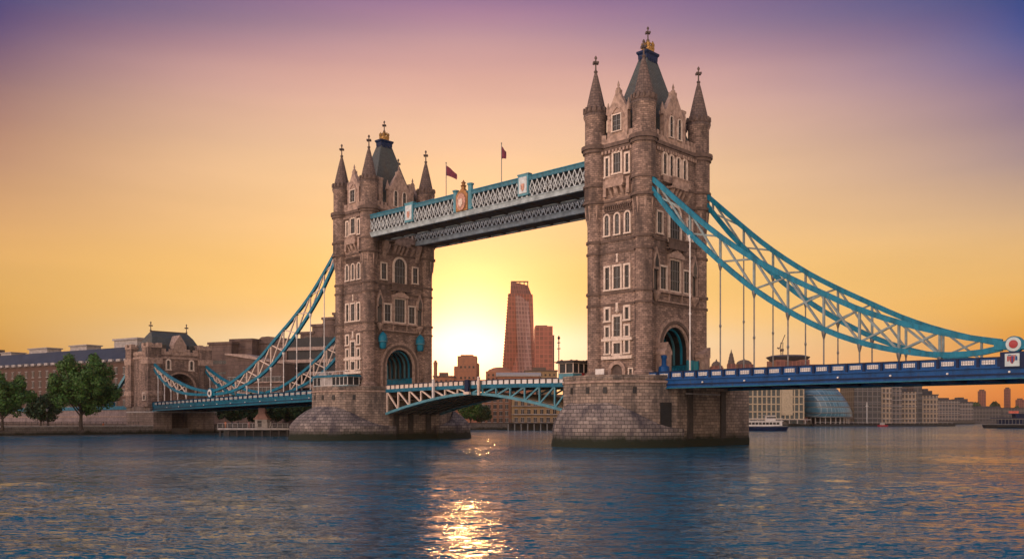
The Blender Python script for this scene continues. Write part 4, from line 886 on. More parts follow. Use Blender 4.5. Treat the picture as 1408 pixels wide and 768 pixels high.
# ------------------------------------------------------------------ stone abutment at the far bank
def abutment():
    x1, x0 = FAR - 97.0, FAR - 111.0; cx = (x0 + x1) / 2
    t = thing('abutment_tower', 'stone abutment gatehouse with a road arch and steep grey roof at the far bank', 'gatehouse', B(cx, 0, 0), ANG)
    hx, hy = 7.0, 9.2; aw, zs, zb = 4.6, 13.2, 8.0
    U = [(-hy, zb), (-aw, zb)] + arc(0, zs, aw, pi, 0, 18) + [(aw, zb), (hy, zb), (hy, 23.2), (-hy, 23.2)]
    MB().ext_x(U, -hx, hx).build('wall', M_STONE, t)
    b = MB(); b.box(-hx - .6, hx - 2, -hy - .4, hy + .4, -2, 8.0); b.box(-hx, hx + 3.5, -hy - .5, -4.2, -2, 6.2); b.box(-hx, hx + 3.5, 2.0, hy, -2, 6.2); b.box(-hx, hx + 1.0, -hy - .3, hy + .3, 6.7, 7.98); b.build('base', masonry('abutment_base', (.26, .19, .155), (.18, .135, .11), (.1, .08, .07), 1.8, .7, .05, dirt=.7, algae=(.6, 1.6, (.02, .022, .014))), t)
    MB().box(-hx, hx + 4, -hy - .7, hy + .5, 6.2, 6.6).build('ledge', M_CONC, t)
    for r0, r1, d, m_ in ((aw, aw + .6, .3, M_DRESS), (aw + .6, aw + 1.2, .5, M_BAND)):
        b = MB(); i_ = arc(0, zs, r0, 0, pi, 18); o_ = arc(0, zs, r1, 0, pi, 18)
        for q in range(18): b.ext_x([i_[q], o_[q], o_[q + 1], i_[q + 1]], hx, hx + d)
        for k in (-1, 1): b.box(hx, hx + d, min(k * r0, k * r1), max(k * r0, k * r1), zb, zs)
        b.build('portal_moulding', m_, t)
    for i, (x, y) in enumerate(((-5.6, -7.9), (5.6, -7.9), (5.6, 7.9), (-5.6, 7.9))):
        b = MB(); b.box(x - 2.1, x + 2.1, y - 2.1, y + 2.1, zb - .1, 21.5); b.box(x - 2.0, x + 2.0, y - 2.0, y + 2.0, 21.5, 25.6); tr_ = b.build('corner_turret', M_STONE, t)
        b = MB(); b.box(x - 2.25, x + 2.25, y - 2.25, y + 2.25, 20.4, 22.2); b.box(x - 2.3, x + 2.3, y - 2.3, y + 2.3, 11.2, 12.6); b.build('band', M_DRESS, tr_)
        b = MB()
        for ox in (-1, 1):
            for oy in (-1, 1): b.box(x + ox * 1.45 - .65, x + ox * 1.45 + .65, y + oy * 1.45 - .65, y + oy * 1.45 + .65, 25.6, 26.5)
        b.box(x - 2.12, x + 2.12, y - 2.12, y + 2.12, 25.1, 25.6); b.build('merlon', M_DRESS, tr_)
    b = MB(); b.box(-hx - .2, hx + .25, -hy - .2, hy + .2, 22.0, 22.6); b.box(-hx - .1, hx + .1, -hy - .1, hy + .1, 23.2, 24.2)
    for q in range(5):
        y = -5 + q * 2.5; b.box(hx - .6, hx + .1, y - .7, y + .7, 24.2, 25.0)
    b.build('parapet', M_DRESS, t)
    r_ = MB(); r_.loft([[(-a, -c, z), (a, -c, z), (a, c, z), (-a, c, z)] for a, c, z in ((5.8, 8.2, 24.2), (2.6, 6.4, 28.6), (.25, 5.6, 30.4))]); ro = r_.build('roof', M_SLATE, t)
    b = MB(); b.box(-.2, .2, -5.7, 5.7, 30.35, 30.7); b.build('ridge', M_DARK, ro)
    for y in (-5.6, 5.6):
        b = MB(); finial(b, 0, y, 30.5, 1.0); b.build('finial', M_DARK, ro)
    b = MB(); b.ext_x([(-2.0, 24.2), (2.0, 24.2), (2.0, 26.2), (0, 29.2), (-2.0, 26.2)], 2.5, hx + .2); b.build('gable', M_DRESS, t)
    for y in (-4.3, 4.3):
        b = MB(); b.box(2.6, 5.6, y - .9, y + .9, 25.0, 26.3); d_ = b.build('dormer', M_SLATE, ro); MB().box(5.6, 5.68, y - .7, y + .7, 25.1, 26.1).build('window', M_GLASS, d_)
    for y in (-3.6, 3.6): window(t, (hx, y, 19.0), pi / 2, .9, 2.6, 'arch', 1, .4, 2)
    window(t, (5.6, -10.0, 10.0), 0, 1.4, 1.8, 'flat', 2, .3, 1)
    return t
abutment()
# land ties and the approach viaduct behind it
t = thing('land_tie', 'sloping pale teal land tie running down behind the stone abutment', 'land tie', B(FAR - 111, -8.05, 0), ANG)
MB().sweep([(0, 0, 20.2), (-8, 0, 15.0), (-16, 0, 9.4)], .8, 1.0).build('bar', M_LTEAL, t); MB().box(-18, -14, -.8, .8, 7.6, 9.6).build('anchor', M_TEALD, t)
t = thing('approach_viaduct', 'long low stone approach viaduct behind the riverside trees at far left', 'viaduct', B(FAR - 111, 0, 0), ANG)
x_ = MB(); x_.box(-150, 0, -9.0, 9.0, 1.5, 7.2); x_.build('wall', masonry('viaduct_stone', (.26, .20, .19), (.20, .155, .15), (.12, .09, .085), 1.8, .6, .04, dirt=.5), t)
MB().box(-150, 0, -9.3, -8.7, 7.2, 8.3).build('parapet', M_TEALD, t); MB().box(-150, 0, -9.15, -8.6, 1.4, 3.0).build('plinth', M_DARK, t)
MB().box(-150, 0, -9.12, -8.9, 5.0, 5.25).build('string_course', M_DRESS, t)

# ------------------------------------------------------------------ river wall, jetties
t = thing('river_wall', 'long low stone embankment wall along the far left bank', 'wall', B(BANK, 0, 0), ANG)
M_RW = masonry('river_wall_stone', (.21, .18, .155), (.15, .13, .115), (.08, .07, .06), 1.6, .6, .05, dirt=.6, algae=(.5, 1.3, (.02, .022, .014)))
MB().box(-.9, .6, -260, -9.6, -2, 2.3).build('wall', M_RW, t); MB().box(-1.1, .75, -260, -9.6, 2.3, 2.6).build('coping', M_CONC, t)
t = thing('quay_wall', 'dark quay wall running along the bank behind the centre span', 'wall', B(BANK, 0, 0), ANG)
MB().box(-.9, .6, 9.6, 700, -2, 2.6).build('wall', M_RW, t); MB().box(-1.1, .75, 9.6, 700, 2.6, 2.85).build('coping', M_DARK, t)
def jetty(label, px0, px1, D, ydeck, n, rails):
    a, b_ = at(px0, D), at(px1, D); w = b_.x - a.x; zd = zat(ydeck, D)
    t = thing('jetty', label, 'jetty', ((a.x + b_.x) / 2, D, 0), R(-4), 'timber jetties on the far bank')
    MB().box(-w / 2, w / 2, -1.0, 6, zd - .45, zd).build('deck', M_CONC if rails else M_TIMB, t); MB().box(-w / 2, w / 2, 3.0, 5.8, -1, zd - .45).build('under_deck_shade', M_BLACK, t)  # black block under the deck paints in the shade beneath it
    for i in range(n):
        x = -w / 2 + .5 + (w - 1) * i / (n - 1); MB().box(x - .2, x + .2, -.7, -.25, -2.5, zd - .45).build('pile', M_TIMB if rails else M_METAL, t)
    b = MB()
    b.tube([(-w / 2, -.9, zd + 1.15), (w / 2, -.9, zd + 1.15)], .07, 6); b.tube([(-w / 2, -.9, zd + .6), (w / 2, -.9, zd + .6)], .05, 6)
    for i in range(int(w / 1.3) + 1): x = -w / 2 + i * 1.3; b.tube([(x, -.9, zd), (x, -.9, zd + 1.15)], .07, 6)
    b.build('railing', M_CONC if rails else M_METAL, t)
    return t, zd, w
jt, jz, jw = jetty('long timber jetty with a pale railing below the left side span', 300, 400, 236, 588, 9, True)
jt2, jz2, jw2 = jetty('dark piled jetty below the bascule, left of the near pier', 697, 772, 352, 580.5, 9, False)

# ------------------------------------------------------------------ people
def person_mesh(seed):
    rnd = random.Random(seed); st = .16 + .1 * rnd.random()
    me = bpy.data.meshes.new('person')
    V = [(0, 0, .92), (0, 0, 1.15), (0, 0, 1.38), (0, .01, 1.5), (0, -.01, 1.66), (.1, 0, .88), (.11, -st * .4, .5), (.11, -st, .06), (.11, -st - .16, .04), (-.1, 0, .88), (-.11, st * .4, .5), (-.11, st, .06), (-.11, st - .16, .04), (.19, 0, 1.4), (.26, .04, 1.13), (.25, -.1, .9), (-.19, 0, 1.4), (-.26, .04, 1.13), (-.25, -.1, .9)]
    Ed = [(0, 1), (1, 2), (2, 3), (3, 4), (0, 5), (5, 6), (6, 7), (7, 8), (0, 9), (9, 10), (10, 11), (11, 12), (2, 13), (13, 14), (14, 15), (2, 16), (16, 17), (17, 18)]
    rad = [.14, .13, .15, .06, .11, .09, .07, .05, .04, .09, .07, .05, .04, .07, .05, .04, .07, .05, .04]
    me.from_pydata(V, Ed, []); o = bpy.data.objects.new('person', me); COL.objects.link(o)
    mo = o.modifiers.new('skin', 'SKIN')
    for i, v in enumerate(me.skin_vertices[0].data): v.radius = (rad[i], rad[i] * .8); v.use_root = (i == 0)
    o.modifiers.new('ss', 'SUBSURF').levels = 1
    dg = bpy.context.evaluated_depsgraph_get(); dg.update()
    m2 = bpy.data.meshes.new_from_object(o.evaluated_get(dg)); bpy.data.objects.remove(o)
    for p in m2.polygons: p.use_smooth = True
    return m2
PM = [person_mesh(i) for i in range(3)]
CLOTH = {'orange': plain('orange_cloth', (.55, .16, .05), .8), 'dark': plain('dark_cloth', (.03, .03, .04), .8), 'pink': plain('pink_cloth', (.5, .22, .2), .8), 'pale': plain('pale_cloth', (.5, .46, .42), .8)}
def person(loc, col, k, label, group, rz=0):
    me = PM[k % 3].copy(); me.materials.clear(); me.materials.append(CLOTH[col])
    o = bpy.data.objects.new('person', me); COL.objects.link(o); o.location = loc; o.rotation_euler = (0, 0, rz); tag(o, label, 'person', group)
    h = MB(); h.lathe(0, .02, [(.05, 1.58), (.115, 1.64), (.12, 1.72), (.09, 1.79), (.02, 1.81)], 8); h.build('hair', M_BLACK, o, True)
person(B(BANK - 2.5, -22.5, 1.75), 'orange', 0, 'person in orange walking behind the embankment wall left of the abutment', 'walkers on the embankment', 1.0)
ct = jt.location
def onj(x, y): v = Matrix.Rotation(R(-4), 3, 'Z') @ Vector((x, y, 0)); return (ct.x + v.x, ct.y + v.y, jz)
person(onj(-8.0, 1.0), 'orange', 1, 'person in an orange top at the left end of the railed jetty', 'people on the jetty')
person(onj(-2.2, 2.0), 'pink', 2, 'person in pink left of the jetty kiosk', 'people on the jetty', .7)
for i, x in enumerate((-6.3, -5.0, 3.9, 5.3, 6.8)): person(onj(x, 1.0 + (i % 3) * .9), 'dark', i, 'person in dark clothes leaning by the railing of the jetty', 'people in dark clothes on the jetty', i)
for i, x in enumerate((1.9, 3.1, 4.6)): person(onj(x, 3.2), 'pale', i + 1, 'person in pale clothes standing right of the jetty kiosk', 'people in pale clothes on the jetty', i * 1.3)
t = thing('kiosk', 'small pink brick kiosk with a stepped roof on the railed jetty', 'kiosk', onj(.6, 4.2), R(-4))
MB().box(-1.6, 1.6, -1.2, 1.2, 0, 2.2).build('wall', M_CONC, t); b = MB(); b.box(-1.9, 1.9, -1.5, 1.5, 2.2, 2.5); b.loft([[(-1.7, -1.3, 2.5), (1.7, -1.3, 2.5), (1.7, 1.3, 2.5), (-1.7, 1.3, 2.5)], [(-.9, -.7, 3.8), (.9, -.7, 3.8), (.9, .7, 3.8), (-.9, .7, 3.8)]]); b.box(-.85, .85, -.65, .65, 3.8, 5.2); b.build('roof', plain('pink_brick', (.34, .2, .17), .85), t)
MB().box(-.9, .2, -1.28, -1.2, .3, 1.9).build('door', M_BLACK, t)

# ------------------------------------------------------------------ trees
def leaf_mat(name, c):
    m, t, p = newmat(name); p.inputs['Roughness'].default_value = .55; p.inputs['Specular IOR Level'].default_value = .25
    g_ = t.nodes.new('ShaderNodeNewGeometry'); r = t.nodes.new('ShaderNodeValToRGB'); r.color_ramp.elements[0].color = tuple(v * .55 for v in c) + (1,); r.color_ramp.elements[1].color = tuple(v * 1.6 for v in c) + (1,)
    lnk(t, g_.outputs['Random Per Island'], r.inputs[0]); lnk(t, r.outputs[0], p.inputs['Base Color']); return m
M_LEAF = leaf_mat('plane_leaf', (.045, .105, .018)); M_LEAFD = leaf_mat('dark_leaf', (.022, .05, .016)); M_BARK = plain('bark', (.06, .045, .035), .9, var=.3, scale=2)
def tree(label, loc, h, rx, ry, seed, n=7000, lf=.5, trunk_h=None, mat=None, group='trees along the far bank', flat=1.0, name='plane_tree'):
    rnd = random.Random(seed); t = thing(name, label, 'tree', loc, rnd.random() * 6, group)
    th = trunk_h or h * .25; cz = th + (h - th) * .52; rz_ = (h - th) * .54
    b = MB(); r0 = max(.22, h * .028)
    b.loft([[(r * math.cos(2 * pi * i / 10) + ox, r * math.sin(2 * pi * i / 10), z) for i in range(10)] for r, z, ox in ((r0 * 1.5, -.3, 0), (r0 * 1.05, .6, 0), (r0 * .85, th * .6, .05), (r0 * .75, th, .1), (r0 * .35, cz, .2))])
    for q in range(9):
        a = 2 * pi * q / 9 + rnd.random(); e = Vector((math.cos(a) * rx * .7, math.sin(a) * ry * .7, cz + (rnd.random() - .3) * rz_ * .8)); s_ = Vector((0.05, 0, th * (.75 + .35 * rnd.random())))
        md = s_.lerp(e, .5) + Vector((0, 0, .4)); b.tube([s_, md], r0 * .36, 7); b.tube([md, e], r0 * .2, 6)
    b.build('trunk', M_BARK, t)
    lobes = []
    for q in range(84):
        u, v = rnd.random() * 2 * pi, math.acos(2 * rnd.random() - 1); k = .55 + .5 * rnd.random()
        p = Vector((rx * k * math.sin(v) * math.cos(u), ry * k * math.sin(v) * math.sin(u), rz_ * k * math.cos(v) * (1 if math.cos(v) > 0 else .82)))
        lobes.append((p, (.17 + .14 * rnd.random()) * min(rx, rz_)))
    lobes += [(Vector((rx * .6 * (rnd.random() - .5), ry * .6 * (rnd.random() - .5), rz_ * .6 * (rnd.random() - .5))), .62 * min(rx, rz_)) for _ in range(9)]
    vs, fs_ = [], []
    for i in range(n):
        p, r = lobes[int(rnd.random() ** .9 * len(lobes)) % len(lobes)]
        d = Vector((rnd.gauss(0, 1), rnd.gauss(0, 1), rnd.gauss(0, 1))).normalized(); q = p + d * r * (.55 + .5 * rnd.random()); q.z += cz
        if q.z < th * .8: continue
        nrm = (d + Vector((rnd.gauss(0, .5), rnd.gauss(0, .5), rnd.gauss(0, .5) + .3))).normalized(); x = nrm.orthogonal().normalized(); y = nrm.cross(x); s = lf * (.55 + .8 * rnd.random()); o = len(vs)
        a = rnd.random() * 6.28; x, y = x * math.cos(a) + y * math.sin(a), y * math.cos(a) - x * math.sin(a)
        vs += [tuple(q - x * s * .5 - y * s * .3), tuple(q + x * s * .1 - y * s * .42), tuple(q + x * s * .55 + nrm * s * .1), tuple(q + y * s * .4)]; fs_.append((o, o + 1, o + 2, o + 3))
    me = bpy.data.meshes.new('crown'); me.from_pydata(vs, [], fs_); me.materials.append(mat or M_LEAF); o = bpy.data.objects.new('crown', me); COL.objects.link(o); o.parent = t
    return t
def gl(px, D, z=1.75): v = at(px, D); v.z = z; return v
tree('large round plane tree with dense green crown left of the stone abutment', gl(111, 247), 18.2, 9.0, 9.0, 1, n=34000, lf=.52, trunk_h=4.2)
tree('half cut off plane tree at the left edge of the picture', gl(3, 236), 13.0, 6.8, 6.8, 2, n=20000, lf=.52, trunk_h=3.2)
tree('small dark tree between the two big plane trees', gl(56, 262), 9.0, 4.0, 4.0, 3, n=3500, lf=.55, trunk_h=2.0, mat=M_LEAFD)
tree('small dark tree just left of the large round plane tree', gl(66, 285), 8.6, 3.5, 3.5, 4, n=3000, lf=.55, trunk_h=2.0, mat=M_LEAFD)
for i, (px, D, h, r) in enumerate(((318, 305, 8.6, 4.5), (350, 312, 9.0, 5), (380, 318, 9.2, 5), (408, 322, 9.4, 5))):
    tree(('leftmost', 'second from left', 'third from left', 'rightmost')[i] + ' of the low dark trees showing below the left side span', gl(px, D), h + .8, r + 1.2, r, 20 + i, n=7500, lf=.7, trunk_h=1.6, mat=M_LEAFD, group='row of dark trees below the left side span')
tree('small green tree between the far pier and the brick warehouse', gl(647, 372), 11.5, 5.0, 5.0, 31, n=4500, lf=.7, trunk_h=1.8)
tree('low dark bush tree at the left corner of the brick warehouse', gl(662, 380), 8.0, 4.0, 4.0, 33, n=3000, lf=.7, trunk_h=1.2, mat=M_LEAFD)

# ------------------------------------------------------------------ buildings
M_BRICKR = masonry('hotel_brick', (.135, .07, .05), (.10, .055, .04), (.10, .07, .055), .6, .22, .03, dirt=.3)
M_ROOFD = plain('dark_mansard', (.035, .038, .05), .5, var=.3, scale=.3)
M_BROWNC = masonry('brown_concrete', (.155, .105, .088), (.12, .082, .07), (.07, .048, .04), 3.0, 1.4, .05, dirt=.6, dirtc=(.06, .04, .035))
M_WARE = masonry('warehouse_brick', (.30, .14, .075), (.24, .115, .065), (.2, .12, .08), .9, .35, .03, dirt=.35)
M_WARE2 = masonry('yellow_brick', (.34, .22, .11), (.28, .18, .095), (.2, .14, .08), .9, .35, .03, dirt=.35)
def glassgrid(name, c, line, w, h, rough=.25, lw=.06):
    m, t, p = newmat(name); n_ = t.nodes.new; g_ = n_('ShaderNodeTexCoord'); s = n_('ShaderNodeSeparateXYZ'); lnk(t, g_.outputs['Object'], s.inputs[0])
    a = n_('ShaderNodeMath'); a.operation = 'ADD'; lnk(t, s.outputs[0], a.inputs[0]); lnk(t, s.outputs[1], a.inputs[1]); cb = n_('ShaderNodeCombineXYZ'); lnk(t, a.outputs[0], cb.inputs[0]); lnk(t, s.outputs[2], cb.inputs[1])
    b = n_('ShaderNodeTexBrick'); b.offset = 0; lnk(t, cb.outputs[0], b.inputs['Vector']); b.inputs['Scale'].default_value = 1; b.inputs['Brick Width'].default_value = w; b.inputs['Row Height'].default_value = h; b.inputs['Mortar Size'].default_value = lw * h
    b.inputs['Color1'].default_value = tuple(c) + (1,); b.inputs['Color2'].default_value = tuple(v * .6 for v in c) + (1,); b.inputs['Mortar'].default_value = tuple(line) + (1,)
    lnk(t, b.outputs['Color'], p.inputs['Base Color']); p.inputs['Roughness'].default_value = rough; return m
WM = {}
def grid_windows(par, x0, x1, z0, z1, nc, nr, ww, wh, y, mat=None, lit=None, frame=True):
    k = (ww, wh)
    if k not in WM:
        p = MB(); p.box(-ww / 2, ww / 2, -.06, .1, 0, wh); f = MB(); f.box(-ww / 2 - .15, ww / 2 + .15, -.2, 0, -.2, 0); f.box(-ww / 2 - .12, ww / 2 + .12, -.14, 0, wh, wh + .16); f.box(-.05, .05, -.12, -.05, 0, wh)
        WM[k] = (p.mesh('window', M_GLASS), f.mesh('frame', M_CONC))
    for r in range(nr):
        for c in range(nc):
            x = x0 + (x1 - x0) * (c + .5) / nc; z = z0 + (z1 - z0) * r / nr
            o = inst('window', WM[k][0], par, (x, y, z))
            if frame: inst('frame', WM[k][1], o)
def bld(label, px0, px1, D, ytop, depth, rz=0, name='building', cat='building', group=None, zb=1.5):
    a, b_ = at(px0, D), at(px1, D); w = (b_.x - a.x); t = thing(name, label, cat, ((a.x + b_.x) / 2, D, zb), rz, group)
    return t, w, zat(ytop, D) - zb
# brick hotel: its long front runs back to the left behind the trees
def hotel():
    p = B(-233, 14); t = thing('brick_hotel', 'long red brick hotel with a dark mansard roof and white dormers at far left', 'hotel', (p.x, p.y, 1.5), -R(33))
    Lh = 150; ze = 23.8; zr = 29.3
    MB().box(-Lh, 0, 0, 20, 0, ze).build('wall', M_BRICKR, t)
    b = MB(); b.loft([[(-Lh - .3, -.4, ze + .01), (.3, -.4, ze + .01), (.3, 20.4, ze + .01), (-Lh - .3, 20.4, ze + .01)], [(-Lh, 2.2, ze + 2.2), (-.6, 2.2, ze + 2.2), (-.6, 18, ze + 2.2), (-Lh, 18, ze + 2.2)], [(-Lh, 6, zr), (-2.5, 6, zr), (-2.5, 15, zr), (-Lh, 15, zr)]]); ro = b.build('roof', M_ROOFD, t)
    dm = MB(); dm.box(-1.15, 1.15, -.9, .6, 0, .9); dme = dm.mesh('dormer', M_CONC)
    for i in range(32): inst('dormer', dme, ro, (-2.5 - i * 4.6, 0, ze - .25))
    for x, w, h in ((-14, 14, 3.4), (-44, 11, 2.2), (-72, 13, 2.2), (-96, 8, 1.4)):
        b = MB(); b.box(x - w / 2, x + w / 2, 7, 13, zr - .1, zr + h * .8); b.box(x - w / 2 - .5, x + w / 2 + .5, 6.5, 13.5, zr + h * .8, zr + h); b.build('plant_room', M_CONC, ro)
    b = MB(); x = -113; b.box(x - 5, x + 5, 7, 13, zr - .1, zr + 3.2); b.box(x - 1.5, x + 1.5, 8.5, 11.5, zr + 3.2, zr + 4.4); b.tube([(x, 10, zr + 4), (x, 10, zr + 9)], .3, 6); b.box(x - 1.4, x + 1.8, 9.8, 10.2, zr + 7.6, zr + 8.1); b.box(x - .8, x + .8, 9.7, 10.3, zr + 5.6, zr + 6.4); b.build('roof_mast', M_DARK, ro)
    grid_windows(t, -100, -2, 3.5, 23, 20, 5, 1.7, 2.3, 0)
    b = MB(); b.box(-Lh, .2, -.3, 0, ze - .7, ze); b.build('cornice', M_DARK, t)
    return t
hotel()
# brown stepped concrete hotel behind the left span
M_BROWNC2 = plain('balcony_concrete', (.33, .24, .20), .85, var=.3)
def slab_hotel():
    t, w, h = bld('stepped brown concrete hotel with banded balconies behind the left side span', 274, 462, 335, 460, 30, R(-20), 'concrete_hotel', 'hotel')
    k = 335 / F; X = lambda px: (px - 368) * k / math.cos(R(20)) ; Z = lambda y: zat(y, 335) - 1.5
    def blk(px0, px1, y, y0, y1, nm='wing'):
        b = MB(); b.box(X(px0), X(px1), y0, y1, 0, Z(y)); b.box(X(px0) - .4, X(px1) + .4, y0 - .4, y1 + .4, Z(y), Z(y) + .9)
        zz = 3.5
        while zz < Z(y) - 2: b.box(X(px0) - .15, X(px1) + .15, y0 - .25, y0, zz, zz + .7); zz += 4.2
        return b.build(nm, M_BROWNC, t)
    wings = [blk(276, 312, 471, 0, 22), blk(300, 334, 466, 4, 26), blk(330, 378, 469, 8, 30), blk(376, 396, 470, 10, 30), blk(394, 414, 457, 10, 28), blk(412, 430, 447, 10, 28), blk(428, 446, 438, 10, 28), blk(444, 470, 432, 10, 28)]
    b = MB(); b.ext_y([(X(310), 0), (X(400), 0), (X(400), Z(500)), (X(372), Z(497)), (X(345), Z(489)), (X(312), Z(487))], -3, 4); b.build('sloping_wing', M_BROWNC, t)
    b = MB(); b.ext_y([(X(326), Z(466)), (X(378), Z(466)), (X(374), Z(462)), (X(346), Z(458.5)), (X(336), Z(459))], 9, 24); b.build('roof', M_BROWNC, t)
    for r in range(6):
        z = 5 + r * 4.6; b = MB(); b.box(X(368), X(468), 4.5 + r * .6, 10, z, z + 1.2); b.build('balcony', M_BROWNC2, t); MB().box(X(369), X(468), 6.8 + r * .4, 9.9, z + 1.3, z + 4.6).build('glazing', M_GLAZ, t)
    grid_windows(t, X(280), X(310), 4, 27, 5, 6, 1.6, 1.8, 0, frame=False); grid_windows(t, X(400), X(466), 26, 36, 9, 2, 1.5, 2.2, 9.9, frame=False); grid_windows(t, X(314), X(396), 5, 20, 13, 4, 1.6, 1.7, -3)
    for z in (8.2, 12.0, 15.8): MB().box(X(311), X(400), -3.5, -3, z, z + .5).build('string_course', M_BROWNC2, t)
    MB().ext_y([(X(398), Z(501)), (X(401), Z(500)), (X(401), Z(498)), (X(372), Z(495)), (X(345), Z(487)), (X(311), Z(485)), (X(311), Z(487))], -3.6, 4.2).build('sloping_roof', M_BROWNC2, t)
slab_hotel()
t, w, h = bld('riverside brick warehouse with rows of dark windows below the bascule', 657, 703, 395, 541, 20, R(-8), 'brick_warehouse', 'warehouse')
MB().box(-w / 2, w / 2, 0, 18, 0, h).build('wall', M_WARE, t); MB().box(-w / 2 - .3, w / 2 + .3, -.3, 18.3, h, h + .6).build('roof', M_DARK, t); grid_windows(t, -w / 2 + 1, w / 2 - .6, 1.5, h - .6, 5, 4, 1.35, 1.7, 0)
t, w, h = bld('yellow brick wharf building beside the brick warehouse, right below the bascule', 703, 778, 388, 544, 20, R(-8), 'yellow_wharf', 'warehouse')
MB().box(-w / 2, w / 2, 0, 18, 0, h).build('wall', M_WARE2, t); MB().box(-w / 2 - .3, w / 2 + .3, -.3, 18.3, h, h + .6).build('roof', M_DARK, t); grid_windows(t, -w / 2 + .6, w / 2 - .6, 1.5, h - .6, 8, 3, 1.35, 1.9, 0)
b = MB()
for z in (4.6, 8.2): b.box(-w / 2, w / 2, -.9, 0, z, z + .25)
b.build('balcony', M_CONC, t)
# city towers
M_TOWG = glassgrid('skyscraper_glass', (.26, .075, .045), (.38, .115, .07), 4.0, 4.2, .6, .09); M_TOWD = glassgrid('skyscraper_glass_dark', (.15, .045, .036), (.22, .08, .06), 3.0, 4.2, .6, .09)  # orange-red of the sunset glow is put into these glass colours
def wedge():
    D = 900; k = D / F; t = thing('glass_skyscraper', 'tall tapering wedge shaped glass skyscraper standing above the centre span', 'skyscraper', at(713, D) + Vector((0, 0, 1.5)), 0)
    X = lambda px: (px - 713) * k; Z = lambda y: zat(y, D) - 1.5
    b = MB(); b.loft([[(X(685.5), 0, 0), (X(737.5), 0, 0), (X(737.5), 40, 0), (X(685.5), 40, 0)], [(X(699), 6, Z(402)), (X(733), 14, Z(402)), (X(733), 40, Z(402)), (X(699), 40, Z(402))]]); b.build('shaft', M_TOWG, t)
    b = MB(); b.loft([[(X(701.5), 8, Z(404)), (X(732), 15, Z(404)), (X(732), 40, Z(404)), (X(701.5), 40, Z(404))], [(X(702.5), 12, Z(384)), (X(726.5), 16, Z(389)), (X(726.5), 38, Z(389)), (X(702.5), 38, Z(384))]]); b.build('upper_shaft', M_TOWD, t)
    b = MB()
    for q in range(44):
        f0 = q / 44; z = Z(402) * f0; xl = X(685.5) + (X(699) - X(685.5)) * f0; yl = 6 * f0; b.box(xl - .45, xl + .35, yl - .5, yl + .4, z, z + Z(402) / 44 * .5)
    b.build('edge_brace', M_TOWD, t)
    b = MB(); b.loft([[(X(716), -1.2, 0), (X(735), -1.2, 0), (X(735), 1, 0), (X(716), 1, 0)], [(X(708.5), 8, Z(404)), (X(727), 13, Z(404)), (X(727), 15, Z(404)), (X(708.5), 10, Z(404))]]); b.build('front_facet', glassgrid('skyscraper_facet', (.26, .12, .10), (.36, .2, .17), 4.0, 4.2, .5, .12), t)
    b = MB()
    for px in (703, 709, 715, 721, 726): b.box(X(px) - .5, X(px) + .5, 14, 18, Z(389), Z(384.5))
    b.box(X(702.5), X(727), 14, 18, Z(384.2), Z(383.2)); b.build('roof_frame', M_DARK, t)
wedge()
t, w, h = bld('shorter square topped office tower beside the wedge skyscraper', 735.5, 760, 860, 448, 30, 0, 'office_tower', 'skyscraper')
MB().box(-w / 2, w / 2, 0, 30, 0, h).build('shaft', M_TOWG, t); MB().box(-w / 2 + .6, w / 2 - 5, 2, 28, h, h + .9).build('roof', M_DARK, t); MB().box(w / 2, w / 2 + 1.6, 4, 30, 0, h - 8).build('side_bay', M_TOWD, t)
M_ORB = masonry('far_glow_brick', (.36, .15, .08), (.30, .125, .07), (.2, .11, .08), 2.0, 1.2, .08, dirt=.3)  # brick colour carries the orange of the sunset glow
t, w, h = bld('blocky brown tower block between the far tower and the skyscraper', 629, 658, 640, 489, 20, 0, 'tower_block', 'tower block')
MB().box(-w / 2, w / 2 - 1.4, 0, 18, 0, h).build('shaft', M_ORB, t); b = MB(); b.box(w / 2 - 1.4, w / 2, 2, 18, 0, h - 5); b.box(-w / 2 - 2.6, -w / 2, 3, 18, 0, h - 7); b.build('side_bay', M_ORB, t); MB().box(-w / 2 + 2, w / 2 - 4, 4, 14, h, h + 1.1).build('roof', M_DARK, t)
grid_windows(t, -w / 2 + 1, w / 2 - 2, 8, h - 1, 4, 5, 1.3, 1.5, 0, frame=False)
low = [('low flat roofed brown block just right of the far tower', 596, 624, 560, 518, 0), ('thin brown chimney stack right of the far tower', 595.5, 600.5, 560, 497, 1), ('low dome roofed orange hall left of the skyscraper foot', 668, 706, 620, 510, 2), ('long pale roofed hall at the skyscraper foot', 684, 742, 600, 517, 3), ('low pale block right of the skyscraper foot', 722, 766, 640, 510, 4)]
